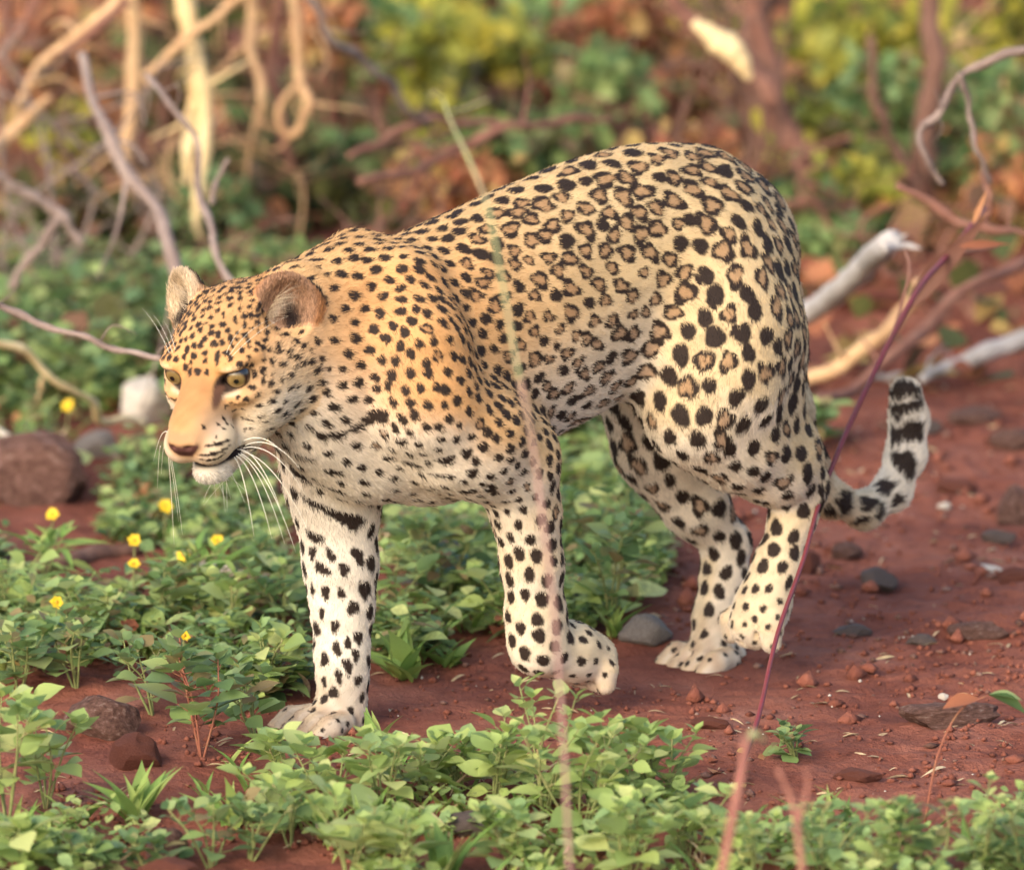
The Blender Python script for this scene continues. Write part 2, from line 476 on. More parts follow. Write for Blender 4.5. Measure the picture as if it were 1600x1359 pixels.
def pdist(pr, X):
    if pr['t'] == 'c':
        sc = np.array((1, 1 / pr['sq'], 1), np.float32)
        a = (pr['a'] * sc).astype(np.float32); ba = ((pr['b'] - pr['a']) * sc).astype(np.float32)
        pa = X * sc - a
        h = np.clip((pa @ ba) / max(1e-9, float(ba @ ba)), 0, 1)
        q = pa - h[..., None] * ba
        d = np.sqrt(np.einsum('...i,...i', q, q)) - (pr['ra'] + (pr['rb'] - pr['ra']) * h)
        return d * (1 if pr['sq'] == 1 else 0.5 + 0.5 * pr['sq'])
    q = (X - pr['c'].astype(np.float32)) @ pr['R'].astype(np.float32)
    r = pr['r'].astype(np.float32)
    a = q / r; b = a / r
    k0 = np.sqrt(np.einsum('...i,...i', a, a)); k1 = np.sqrt(np.einsum('...i,...i', b, b))
    return k0 * (k0 - 1) / (k1 + 1e-6)
def pbox(pr, m):
    if pr['t'] == 'c':
        r = max(pr['ra'], pr['rb']) + m
        return np.minimum(pr['a'], pr['b']) - r, np.maximum(pr['a'], pr['b']) + r
    r = max(pr['r']) + m
    return pr['c'] - r, pr['c'] + r
def smin(a, b, k):
    h = np.maximum(k - np.abs(a - b), 0) / k
    return np.minimum(a, b) - h * h * k * 0.25

def build_body(h):
    lo = np.min([pbox(p, 0.012)[0] for p in PR if p['op'] > 0], axis=0); hi = np.max([pbox(p, 0.012)[1] for p in PR if p['op'] > 0], axis=0)
    n = np.ceil((hi - lo) / h).astype(int) + 1
    D = np.full(n, 0.06, np.float32)
    ax = [(lo[i] + h * np.arange(n[i])).astype(np.float32) for i in range(3)]
    for p in PR:
        a, b = pbox(p, 0.03 + p['k'])
        i0 = np.clip(np.floor((a - lo) / h).astype(int), 0, n - 1); i1 = np.clip(np.ceil((b - lo) / h).astype(int) + 1, 1, n)
        sl_ = tuple(slice(i0[j], i1[j]) for j in range(3))
        X = np.stack(np.meshgrid(ax[0][sl_[0]], ax[1][sl_[1]], ax[2][sl_[2]], indexing='ij'), -1)
        d = pdist(p, X)
        D[sl_] = smin(D[sl_], d, p['k']) if p['op'] > 0 else -smin(-D[sl_], d, p['k'])
    # surface nets
    s = D < 0
    c = np.zeros(np.array(s.shape) - 1, np.uint8)
    corners = [(i, j, k) for i in (0, 1) for j in (0, 1) for k in (0, 1)]
    for (i, j, k) in corners:
        c += s[i:i + c.shape[0], j:j + c.shape[1], k:k + c.shape[2]]
    act = (c > 0) & (c < 8)
    I = np.argwhere(act)
    idx = np.full(c.shape, -1, np.int32); idx[act] = np.arange(len(I))
    acc = np.zeros((len(I), 3)); cnt = np.zeros(len(I))
    for a in corners:
        for ax_ in range(3):
            if a[ax_]: continue
            b = list(a); b[ax_] = 1
            da = D[I[:, 0] + a[0], I[:, 1] + a[1], I[:, 2] + a[2]]; db = D[I[:, 0] + b[0], I[:, 1] + b[1], I[:, 2] + b[2]]
            m = (da < 0) != (db < 0)
            t = np.where(m, da / np.where(m, da - db, 1), 0)
            p = np.repeat(np.array([a], float), len(I), 0); p[:, ax_] = t
            acc += np.where(m[:, None], p, 0); cnt += m
    V = lo + h * (I + acc / cnt[:, None])
    Q = []
    for ax_ in range(3):
        o1, o2 = (ax_ + 1) % 3, (ax_ + 2) % 3
        A = s[tuple(slice(0, -1) if i == ax_ else slice(1, -1) for i in range(3))]
        B = s[tuple(slice(1, None) if i == ax_ else slice(1, -1) for i in range(3))]
        e = np.argwhere(A != B)
        inside = A[tuple(e.T)]
        base = e.copy(); base[:, o1] += 1; base[:, o2] += 1
        def cell(d1, d2):
            q = base.copy(); q[:, o1] -= d1; q[:, o2] -= d2
            return idx[tuple(q.T)]
        q = np.stack([cell(1, 1), cell(0, 1), cell(0, 0), cell(1, 0)], 1)
        q[~inside] = q[~inside][:, ::-1]
        Q.append(q)
    return V, np.vstack(Q)
BODY_H = 0.0030
LV, LQ = build_body(BODY_H)
LV = LV.astype(np.float32)
# drop stray islands: keep what hangs together with the trunk
def main_island(V, Q):
    par = np.arange(len(V))
    E = np.vstack([Q[:, [0, 1]], Q[:, [1, 2]], Q[:, [2, 3]]])
    while True:
        a, b = par[E[:, 0]], par[E[:, 1]]
        m = np.minimum(a, b)
        new = par.copy()
        np.minimum.at(new, a, m); np.minimum.at(new, b, m)
        new = new[new]
        if (new == par).all(): break
        par = new
    u, c = np.unique(par, return_counts=True)
    keep = par == u[c.argmax()]
    remap = np.cumsum(keep) - 1
    return V[keep], remap[Q[keep[Q].all(1)]]
LV, LQ = main_island(LV, LQ)
NV = len(LV)
# vertex normals
def vnormals(V, Q):
    n = np.cross(V[Q[:, 2]] - V[Q[:, 0]], V[Q[:, 3]] - V[Q[:, 1]])
    N = np.zeros_like(V)
    for i in range(4): np.add.at(N, Q[:, i], n)
    return N / (np.linalg.norm(N, axis=1)[:, None] + 1e-12)
# light relaxation against stair steps
def relax(V, Q, it=2, lam=.5):
    E = np.vstack([Q[:, [0, 1]], Q[:, [1, 2]], Q[:, [2, 3]], Q[:, [3, 0]]])
    for _ in range(it):
        acc = np.zeros_like(V); cnt = np.zeros(len(V), np.float32)
        np.add.at(acc, E[:, 0], V[E[:, 1]]); np.add.at(cnt, E[:, 0], 1)
        V = V + lam * (acc / np.maximum(cnt, 1)[:, None] - V)
    return V
LV = relax(LV, LQ)
LN = vnormals(LV, LQ)

# ---- blend the look of the primitives over the skin
adds = [i for i, p in enumerate(PR) if p['op'] > 0]
PDm = np.stack([pdist(PR[i], LV) for i in adds], 1)
dm = PDm.min(1, keepdims=True)
Wt = np.exp(-(PDm - dm) / 0.012)
Wt /= Wt.sum(1, keepdims=True)
att = lambda f: Wt @ np.array([f(PR[i]) for i in adds], np.float32)
SPC, SIZ, ROS, HLEN = att(lambda p: p['sp']), att(lambda p: p['sz']), att(lambda p: p['ros']), att(lambda p: p['hl'])
W2 = np.exp(-(PDm - dm) / 0.028); W2 /= W2.sum(1, keepdims=True)
BASE = W2 @ np.array([PR[i]['col'] for i in adds], np.float32)
hd_ = np.isin(np.array(adds)[PDm.argmin(1)], range(NH0, NH1))
BASE = np.where(hd_[:, None], att(lambda p: p['col']), BASE); FLOW = att(lambda p: p['flow'])
near = np.array(adds)[PDm.argmin(1)]
isH = (near >= NH0) & (near < NH1)
isT = (near >= NT0 + 2) & (near < NT1)
isEar = np.isin(near, [i for i in range(NH0, NH1) if PR[i]['sp'] == .09])
HL_ = ((LV - HO) @ HR) / HS                    # head-frame coordinates of every vertex
_ey = np.minimum(*[np.linalg.norm(HL_ - np.array((.02, .0365 * s_, 0)), axis=1) for s_ in (-1, 1)])
_fm = isH & ~isEar & (HL_[:, 0] < .036) & (HL_[:, 2] > -.02)
SPC = np.where(_fm, .0086, SPC); SIZ = np.where(_fm, .0044, SIZ)
_br = isH & ((_ey < .021) | ((HL_[:, 0] > .012) & (HL_[:, 2] < .012) & (np.abs(HL_[:, 1]) < .03)))
RNG = np.random.default_rng(11)
rng = random.Random(5)

# belly, throat and inner sides of the legs are white, long-haired below
def sstep(a, b, x):
    t = np.clip((x - a) / (b - a), 0, 1); return t * t * (3 - 2 * t)
mixc = lambda A, c, w: A * (1 - w[:, None]) + np.array(c, np.float32) * w[:, None]
notHT = ~(isH | isT)
wh = sstep(0.15, -0.6, LN[:, 2]) * notHT
BASE = mixc(BASE, WHITE, wh * 0.9)
inner = sstep(.2, .8, -LN[:, 1] * np.sign(LV[:, 1])) * notHT * sstep(.02, -.08, LV[:, 2])
BASE = mixc(BASE, WHITE, inner * 0.8)
HLEN = HLEN * (1 + 0.3 * wh * (LV[:, 2] > -0.2))
top = sstep(0.55, 0.95, LN[:, 2]) * notHT * (LV[:, 2] > 0.05)
BASE = mixc(BASE, (0.50, 0.33, 0.15), top * 0.5)
SIZ = SIZ * (1 - .30 * sstep(-.1, -.7, LN[:, 2]) * notHT)
ROS = ROS * (1 - .9 * sstep(.75, .95, LN[:, 2]))

# ---- spots
KD = KDTree(NV)
for i in range(NV): KD.insert(LV[i], i)
KD.balance()
DARK = np.full(NV, -1.0, np.float32); BRN = np.full(NV, -1.0, np.float32)
def tangent(nrm, d):
    t = d - nrm * float(nrm @ d); l = np.linalg.norm(t)
    if l < 1e-4:
        t = np.cross(nrm, (0, 0, 1.0)); l = np.linalg.norm(t)
    return t / l
def put_spot(c, nrm, axis, rx, ry, kind='solid', wob=0.16, R=None):
    R = R or max(rx, ry) * 1.9
    hits = KD.find_range(c, R)
    if not hits: return
    ii = np.array([h[1] for h in hits])
    ii = ii[((LN[ii] @ nrm) > 0.0) & ~isEar[ii]]
    if not len(ii): return
    q = LV[ii] - np.array(c)
    a = tangent(nrm, axis); b = np.cross(nrm, a)
    u, v = (q @ a) / rx, (q @ b) / ry
    rho = np.sqrt(u * u + v * v); th = np.arctan2(v, u)
    ph = RNG.uniform(0, 6.28, 4)
    R_ = 1 + wob * np.sin(2 * th + ph[0]) * .8 + wob * np.sin(3 * th + ph[1]) + wob * .5 * np.sin(5 * th + ph[2])
    rho = rho / R_
    if kind == 'solid':
        val = (1 - rho) * 1.0
        DARK[ii] = np.maximum(DARK[ii], val)
    else:
        n = rng.choice((2, 3, 3))
        lob = 0.55 + 0.45 * np.cos(n * th + ph[3])
        width = 0.15 + 0.20 * np.clip(lob, 0, 1)
        if kind == 'open': width = width - 0.10 * (np.cos(th - ph[0]) > .6)
        val = (width - np.abs(rho - 0.72)) * 1.6
        DARK[ii] = np.maximum(DARK[ii], val)
        BRN[ii] = np.maximum(BRN[ii], (0.80 - rho) * 1.5)

bodyV = [tuple(v) for v in LV]
BVH = BVHTree.FromPolygons(bodyV, [tuple(q) for q in LQ])
W2B = B2W.transposed()
camB = np.array(W2B @ (CAM - FOC))
camR, camU = np.array(W2B @ RGT), np.array(W2B @ UPV)
placed = []           # (centre, keep-clear radius)
def spot_px(px, py, wpx, hpx, ang=0.0, wob=.12):
    d = W2B @ ray(px, py).normalized()
    hit = BVH.ray_cast(Vector(camB), d)
    if hit[0] is None: return
    c, nrm = np.array(hit[0]), np.array(hit[1])
    if nrm @ np.array(d) > 0: nrm = -nrm
    ax = camR * math.cos(ang) + camU * math.sin(ang)
    put_spot(c, nrm, ax, wpx * .5 * S, hpx * .5 * S, 'solid', wob)
    placed.append((c, (wpx + hpx) * .25 * S))
# face marks, read off the animal (crop x, y, width, height, angle)
for (X, Y, w_, h_, *a_) in [(328,640,48,52),(285,735,42,52),(655,660,52,57),(605,765,52,57),(740,680,36,42),(740,735,32,28),(695,795,28,60,.3),(840,750,42,62),
    (850,805,36,36),(780,835,52,56),(905,830,46,46),(645,860,68,56,-.4),(565,900,40,150,-.05),(845,900,42,52),(865,970,54,54),(985,745,56,52),(1100,790,56,66),
    (1195,880,46,88,.3),(975,922,46,42),(1045,940,52,62),(1135,968,66,58),(1250,995,32,66,.3),(893,1045,46,76,.2),(972,1097,46,86,-.1),(1035,1135,72,46,.7),
    (1050,1045,30,26),(1130,1100,58,40,-.8),(1205,1070,72,54,-.3),(870,1165,64,52,-.3),(1085,1210,88,42,-.1),(1200,1180,62,50),(1265,1165,46,56),(820,1272,62,46,-.3),
    (920,1235,54,40,.6),(745,1250,36,32),(640,1330,42,32),(930,1325,62,40,.4),(1045,1290,84,46,-.2),(1155,1295,48,46),(1250,1325,80,46,.7),(865,640,36,30),
    (930,670,30,46,.4),(805,610,34,84,.05),(720,565,36,90,.3),(850,455,52,40,.3),(870,395,62,30),(865,343,52,30),(935,300,62,52),(765,375,40,80),(620,520,26,84),
    (505,545,46,52),(570,415,64,42),(390,460,40,84,-.5),(350,520,36,60,-.5),(430,535,42,42),(455,600,42,30),(455,930,42,52),(470,1030,34,60),(270,890,42,60),
    (330,940,42,40),(210,820,74,50),(1020,835,52,30),(760,470,26,62),(920,250,44,42),(850,250,52,40),(510,360,60,30,.5),(440,375,50,34),(630,340,60,34,.3),(520,290,60,40,.9),
    (600,260,60,34),(690,240,60,32),(760,210,60,30),(1115,165,62,42),(1250,100,104,50,.1),(1430,35,150,50,.15),(1455,100,62,42),(1530,165,52,72),(1525,395,52,92,.1),
    (1460,530,76,130,-.1),(1450,755,84,60,-.5),(1400,835,38,56,.2),(1485,920,62,70),(1550,1000,52,52)]:
    spot_px(240 + X / 5.664, 400 + Y / 5.664, w_ / 4.9, h_ / 4.9, a_[0] if a_ else 0)
for (X, Y, w_, h_, *a_) in [(670,780,250,32,.24),(650,868,270,34,.14),(620,930,250,26,.05),(1025,435,62,40,.4),(1040,540,62,40,.4),(930,560,42,35),(875,545,42,26),
    (805,480,62,25),(880,470,62,22,.2),(705,555,52,40,-.5),(735,600,42,30),(660,610,42,30),(710,650,32,26),(730,440,52,32),(905,655,42,30),(955,645,32,26),
    (1080,580,56,32,.5),(1195,490,96,60,.2),(1290,540,84,34,.2),(520,635,34,50),(640,720,26,24),(790,630,42,20),(820,425,36,26),(830,355,42,30),(775,410,36,20),
    (1370,440,86,46,.8),(1145,400,84,46,-.2),(1265,405,48,40),(915,820,110,46,-.1)]:
    spot_px(230 + X / 5.907, 560 + Y / 5.907, w_ / 5.1, h_ / 5.1, a_[0] if a_ else 0, .10)
for (X, Y, w_, h_, *a_) in [(115,240,120,46,-.22),(240,300,104,26,0),(240,235,80,28,-.2),(280,405,190,46,-.42),(160,350,110,26,-.5),(330,430,60,56),(170,480,76,46,-.2),
    (235,550,32,54,.4),(340,555,76,44,-.75),(285,605,34,60,.4),(365,680,54,84,.3),(200,600,70,40,-.6),(215,690,42,46),(275,695,26,50,.3),(320,750,46,56,.3),
    (670,190,74,36),(540,205,84,26,-.1),(655,250,94,22),(750,165,52,42),(770,240,50,42),(755,310,62,34),(840,300,40,66),(420,20,84,52,.2),(375,40,60,36,.2),
    (330,68,64,30,.2),(450,180,52,30,.3),(130,180,84,24,-.1),(260,95,60,40),(500,120,50,40),(200,95,60,34,-.2),(165,540,40,50),(165,680,30,50),(250,820,34,50),(200,770,30,44),
    (258,905,34,54,.2),(300,885,26,50,.3),(340,865,40,54),(210,945,36,60),(300,970,38,60,.3),(265,1010,28,60,.3),(330,930,26,60,.2),(245,1070,36,50),(340,1025,36,46),(210,1030,24,44)]:
    spot_px(420 + X / 2.428, 640 + Y / 2.427, w_ / 2.2, h_ / 2.2, a_[0] if a_ else 0, .14)
# scattered coat: dart throwing with the local spacing
order = RNG.permutation(NV)[:110000]
skip = isEar | (isH & (SPC > .03)) | isT | _br
headspots = isH & (HL_[:, 0] > -0.06) & (LN @ (camB / np.linalg.norm(camB)) > 0.0)
acc_p = np.zeros((6000, 3), np.float32); acc_s = np.zeros(6000, np.float32); acc_n = np.zeros((6000, 3), np.float32); na = 0
for c, r in placed:
    acc_p[na] = c; acc_s[na] = r * 2 + np.clip(r * .8, .002, .007); acc_n[na] = 0; na += 1
chosen = []
npl = na
for i in order:
    if skip[i]: continue
    dv = acc_p[:na] - LV[i]
    d2 = (dv * dv).sum(1)
    lim = 0.5 * (acc_s[:na] + SPC[i])
    bad = d2 < lim * lim
    if bad.any():
        jj = np.nonzero(bad)[0]
        if ((jj < npl) | (acc_n[jj] @ LN[i] > 0)).any(): continue
    acc_p[na] = LV[i]; acc_s[na] = SPC[i]; acc_n[na] = LN[i]; na += 1
    chosen.append(i)
    if na >= 5990: break
# even the spots out: a few rounds of moving each to the middle of its own patch of skin
samp = RNG.permutation(NV)[:45000]; samp = samp[~skip[samp]]
fixed = [i_ for i_ in range(npl)]
cen = np.vstack([acc_p[:npl], LV[chosen]]); chosen = np.array(chosen)
for it in range(9):
    kc = KDTree(len(cen))
    for j, p_ in enumerate(cen): kc.insert(p_, j)
    kc.balance()
    own = np.array([kc.find(LV[j])[1] for j in samp])
    cnt_ = np.bincount(own, minlength=len(cen)).astype(float)
    if it == 8: break
    mean = np.stack([np.bincount(own, LV[samp, a_], len(cen)) for a_ in range(3)], 1) / np.maximum(cnt_, 1)[:, None]
    for j in range(npl, len(cen)):
        if cnt_[j] > 2:
            q_ = KD.find(mean[j]); chosen[j - npl] = q_[1]
    cen = np.vstack([acc_p[:npl], LV[chosen]])
area_v = .5 * np.linalg.norm(np.cross(LV[LQ[:, 2]] - LV[LQ[:, 0]], LV[LQ[:, 3]] - LV[LQ[:, 1]]), axis=1).sum() / NV
cell = np.sqrt(np.maximum(cnt_[npl:], 3) * area_v * NV / 45000.0)       # width of each spot's own patch
CELL = dict(zip(chosen.tolist(), cell.tolist()))
for i in chosen.tolist():
    fl = FLOW[i] / (np.linalg.norm(FLOW[i]) + 1e-9)
    r = min(float(SIZ[i]) * 1.15, CELL[i] * (.50 if isH[i] else .43)) * rng.uniform(.86, 1.06)
    asp = rng.uniform(1.05, 1.45)
    rr = rng.random()
    a = fl + np.array((rng.uniform(-.5, .5), rng.uniform(-.5, .5), rng.uniform(-.5, .5)))
    if ROS[i] > rr:
        put_spot(LV[i], LN[i], a, r * 1.16 * math.sqrt(asp), r * 1.16 / math.sqrt(asp), rng.choice(('ring', 'open')), .13)
    else:
        put_spot(LV[i], LN[i], a, r * math.sqrt(asp), r / math.sqrt(asp), 'solid', .065)
        if ROS[i] > .30 and rng.random() < .15:     # a satellite that fuses into a horseshoe
            o = tangent(LN[i], np.array((rng.gauss(0, 1), rng.gauss(0, 1), rng.gauss(0, 1)))) * r * .9
            put_spot(LV[i] + o, LN[i], a, r * .6, r * .5, 'solid', .15)
# tail: blotches that close to rings towards the tip
tp = np.array([bp(*p[:3]) for p in TAILP])
seglen = np.linalg.norm(np.diff(tp, axis=0), axis=1); cum = np.concatenate([[0], np.cumsum(seglen)])
ti = np.nonzero(isT)[0]
best = np.full(len(ti), 9.0); spar = np.zeros(len(ti)); tang = np.zeros((len(ti), 3))
for j in range(len(tp) - 1):
    ba = tp[j + 1] - tp[j]; pa = LV[ti] - tp[j]
    h = np.clip(pa @ ba / (ba @ ba), 0, 1); d = np.linalg.norm(pa - h[:, None] * ba, axis=1)
    m = d < best
    best[m] = d[m]; spar[m] = (cum[j] + h * seglen[j])[m]; tang[m] = ba / seglen[j]
FLOW[ti] = tang
tl = cum[-1]
wv = spar / 0.050 + .1 + 0.16 * np.sin(LV[ti, 1] * 130) + 0.2 * np.sin(LV[ti, 0] * 90 + LV[ti, 2] * 70)
ring = np.cos(wv * 2 * np.pi)
side = sstep(-.012, .012, LN[ti, 1] * .02 - LN[ti, 2] * .004 + 0.004)
tr_, tu_ = tang @ camR, tang @ camU
und = sstep(.15, .85, np.einsum('ij,ij->i', LN[ti], tu_[:, None] * camR - tr_[:, None] * camU))           # the pale underside
thr = np.where(spar > tl * .42, -.62, -.1) + 1.5 * und * sstep(tl * .35, tl * .55, spar)
vis_ = (LN[ti] @ (camB / np.linalg.norm(camB)) > -.15) & (spar > tl * .50)
DARK[ti] = np.where(vis_, -1, (ring - thr) * .7)
for (X, Y, w_, h_, a_) in [(1238, 125, 120, 80, 0), (1258, 190, 140, 54, .1), (1268, 285, 112, 96, 0), (1208, 300, 50, 100, 0), (1250, 405, 90, 124, .1), (1215, 225, 60, 40, 0),
                           (1165, 490, 90, 80, .6), (1215, 540, 60, 60, .5), (1105, 548, 100, 66, .4), (1022, 540, 96, 96, 0), (990, 630, 90, 46, .1), (960, 575, 50, 60, 0), (930, 500, 40, 70, .2), (1075, 615, 90, 40, .2), (1150, 585, 70, 46, .5)]:
    spot_px(900 + X / 2.428, 560 + Y / 2.428, w_ / 2.3, h_ / 2.3, a_, .16)
BASE[ti] = mixc(BASE[ti], WHITE, sstep(tl * .6, tl * .9, spar))
# the tail's end is white below, dark above
# dust of the red soil on the paws
pz = (LV @ np.array((0, 0, 1))) + FOC.z
nz_ = np.sin(LV @ np.array((210., 150., 90.))) * .5 + np.sin(LV @ np.array((-90., 330., 170.))) * .5
isToe = np.array([PR[i]['hl'] == .0045 and PR[i]['sp'] == .0185 for i in range(len(PR))])[near]
dust = sstep(.085, .01, pz) * (.45 + .25 * nz_) * notHT
dust = np.maximum(dust, isToe * (.18 + .14 * nz_))
BASE = mixc(BASE, (.36, .235, .15), np.clip(dust, 0, .75).astype(np.float32))
# ---- face colours with a shape of their own
F_, L_, U_ = HL_[:, 0], HL_[:, 1], HL_[:, 2]
hm = isH.astype(np.float32)
def blob(c, r, soft=.35):
    q = (HL_ - np.array(c)) / np.array(r)
    return sstep(1 + soft, 1 - soft, np.sqrt((q * q).sum(1))) * hm
BASE = mixc(BASE, (.37, .185, .072), blob((.045, 0, -.005), (.05, .018, .03)))
BASE = mixc(BASE, (.42, .24, .10), blob((-.03, 0, .05), (.06, .05, .04)) * .8)         # bridge of the nose
BASE = mixc(BASE, (.38, .215, .10), blob((.068, 0, -.046), (.03, .022, .016)))
BASE = mixc(BASE, (.36, .16, .09), blob((.080, 0, -.034), (.012, .014, .008)) * .7)
NOHAIR = np.zeros(NV, np.float32)
for s_ in (-1, 1):
    BASE = mixc(BASE, (.60, .47, .30), blob((.05, .036 * s_, -.058), (.032, .018, .018)))
    BASE = mixc(BASE, (.58, .45, .28), blob((.014, .038 * s_, .0145), (.016, .011, .0045)) * .7)    # pale above the eye
    BASE = mixc(BASE, (.58, .47, .33), blob((.023, .030 * s_, -.0150), (.014, .013, .0036)) * .75)       # pale below the eye
    BASE = mixc(BASE, (.63, .54, .41), blob((-.02, .055 * s_, -.055), (.05, .03, .022)) * .8)      # jaw
    # dark rim of the eye and the tear mark
    q = (HL_ - np.array((.022, .0365 * s_, -.0010))) @ (rotm('Z', .42 * s_) @ rotm('X', .24 * s_))
    rim = np.sqrt((q[:, 1] / .0130) ** 2 + ((q[:, 2] + .0008) / .0076) ** 2)
    rm = sstep(1.85, 1.35, rim) * hm * (np.abs(q[:, 0]) < .03)
    BASE = mixc(BASE, (.035, .020, .014), rm); NOHAIR = np.maximum(NOHAIR, rm); DARK = np.where(rm > .3, -1, DARK)
    for t in np.linspace(0, 1, 9):
        c = np.array((.031, .0250 * s_, -.007)) * (1 - t) + np.array((.047, .0190 * s_, -.030)) * t
        m = blob(c, (.009, .0048 * (1 - .35 * t), .0048))
        BASE = mixc(BASE, (.12, .058, .036), m * (1 - .45 * t))
    c, q_ = EARC[s_]
    e = (HL_ - c) @ q_
    em = (isEar & (np.abs(e[:, 1]) < .05)).astype(np.float32)
    BASE = mixc(BASE, (.40, .18, .068), em)
    inn = sstep(1.25, .9, np.sqrt((e[:, 1] / .032) ** 2 + ((e[:, 2] - .004) / .034) ** 2)) * em * (e[:, 0] > -.006)
    BASE = mixc(BASE, (.62, .50, .34) if s_ < 0 else (.33, .20, .125), inn * .9)
    hole_shade = sstep(1.5, .4, np.sqrt(((e[:, 1] - .010 * s_ + .25 * s_ * (e[:, 2] + .01) + .002 * np.sin(e[:, 2] * 900)) / .010) ** 2 + ((e[:, 2] + .013) / .018) ** 2)) * em * (e[:, 0] > -.008)  # shade of the ear opening, painted as near-black on the cup
    BASE = mixc(BASE, (.018, .010, .008), hole_shade)
    tuf = sstep(1.2, .7, np.sqrt(((e[:, 1] + .008 * s_ - .35 * s_ * (e[:, 2] + .004)) / .0055) ** 2 + ((e[:, 2] + .004) / .016) ** 2)) * em * (e[:, 0] > -.010)
    BASE = mixc(BASE, (.60, .50, .38), tuf * (.35 + .4 * np.sin(e[:, 1] * 1900 + e[:, 2] * 700) ** 2))
    bck = sstep(-.002, -.009, e[:, 0]) * em * sstep(-.03, -.01, e[:, 2])
    BASE = mixc(BASE, (.02, .016, .014), bck)
    BASE = mixc(BASE, (.7, .62, .48), bck * sstep(1.2, .8, np.sqrt((e[:, 1] / .018) ** 2 + ((e[:, 2] - .008) / .012) ** 2)))
nose = sstep(.0735, .0775, F_) * hm * sstep(.0200, .0170, np.abs(L_) + np.clip(-.046 - U_, 0, 1) * .9) * sstep(-.0375, -.0415, U_ + .10 * np.abs(L_)) * sstep(-.0600, -.0560, U_)
BASE = mixc(BASE, (.085, .034, .028), nose); NOHAIR = np.maximum(NOHAIR, nose)
DARK = np.where((nose > .3), -1, DARK)
chin = blob((.038, 0, -.106), (.04, .03, .0175))
BASE = mixc(BASE, (.68, .63, .545), chin); DARK = np.where(chin > .5, -1, DARK)
lipw = 0.0046 + .0012 * np.sin(F_ * 160)
lip = sstep(1.5, .8, np.abs(U_ - (-.0820)) / lipw) * hm * sstep(.020, .028, F_) * sstep(.046, .040, np.abs(L_))
BASE = mixc(BASE, (.016, .010, .010), lip); NOHAIR = np.maximum(NOHAIR, lip); DARK = np.where(lip > .5, -1, DARK)
HLEN = HLEN * np.where(isH & (F_ > -.02), .8, 1)
HLEN = np.where(chin > .3, .007, HLEN)
HLEN = np.where(isEar, .0085, HLEN)
FLOWn = FLOW - LN * np.einsum('ij,ij->i', FLOW, LN)[:, None]
# face hair runs back from the nose
hd = HL_ - np.array((.10, 0, -.035)); hd /= np.linalg.norm(hd, axis=1)[:, None]
hdb = hd @ HR.T
FLOW = np.where((isH & ~isEar)[:, None], hdb, FLOW)
FLOW = np.where(isEar[:, None], HR @ np.array((-.2, 0, 1.0)), FLOW)
FT = FLOW - LN * np.einsum('ij,ij->i', FLOW, LN)[:, None]
FT /= np.linalg.norm(FT, axis=1)[:, None] + 1e-6

BLACK = np.array((.022, .0135, .0095), np.float32); BROWN = np.array((.235, .120, .054), np.float32)
def coat(base, dark, brn, jit=0.0):
    c = base.copy()
    b = sstep(-.05, .25, brn); c = c * (1 - .70 * b[:, None]) + BROWN * .70 * b[:, None]
    d = sstep(-.07, .14, dark)
    return c * (1 - d[:, None]) + BLACK * d[:, None]
mot = np.zeros(NV, np.float32)
for q_ in range(14):
    kx = RNG.normal(0, 1, 3) * RNG.choice((35., 70., 140., 260.))
    mot += np.sin(LV @ kx + RNG.uniform(0, 6.28)).astype(np.float32)
BASE = BASE * (1 + np.where(isH, .03, .035) * np.clip(mot, -3, 3))[:, None]
CV = coat(BASE, DARK, BRN)

# ---- objects
leo = empty('leopard', FOC)
leo.rotation_euler = B2W.to_euler()
tag(leo, 'spotted leopard walking through the weeds with one forepaw lifted', 'leopard')
m_skin, nt, b = mat_new('leopard_coat')
a = nt.nodes.new('ShaderNodeAttribute'); a.attribute_name = 'coat'
nt.links.new(a.outputs['Color'], b.inputs['Base Color'])
b.inputs['Roughness'].default_value = .75; b.inputs['Specular IOR Level'].default_value = .2
m_fur, nt, b = mat_new('leopard_fur')
a = nt.nodes.new('ShaderNodeAttribute'); a.attribute_name = 'coat'
nt.links.new(a.outputs['Color'], b.inputs['Base Color'])
b.inputs['Roughness'].default_value = .6; b.inputs['Specular IOR Level'].default_value = .25
me = bpy.data.meshes.new('leopard_body')
me.vertices.add(NV); me.vertices.foreach_set('co', LV.ravel())
me.loops.add(len(LQ) * 4); me.loops.foreach_set('vertex_index', LQ.astype(np.int32).ravel())
me.polygons.add(len(LQ)); me.polygons.foreach_set('loop_start', np.arange(len(LQ), dtype=np.int32) * 4)
me.update(); me.validate()
me.polygons.foreach_set('use_smooth', np.ones(len(LQ), bool))
ca = me.attributes.new('coat', 'FLOAT_COLOR', 'POINT')
ca.data.foreach_set('color', np.concatenate([CV, np.ones((NV, 1))], 1).astype(np.float32).ravel())
me.materials.append(m_skin)
body = mobj('body', me, leo)

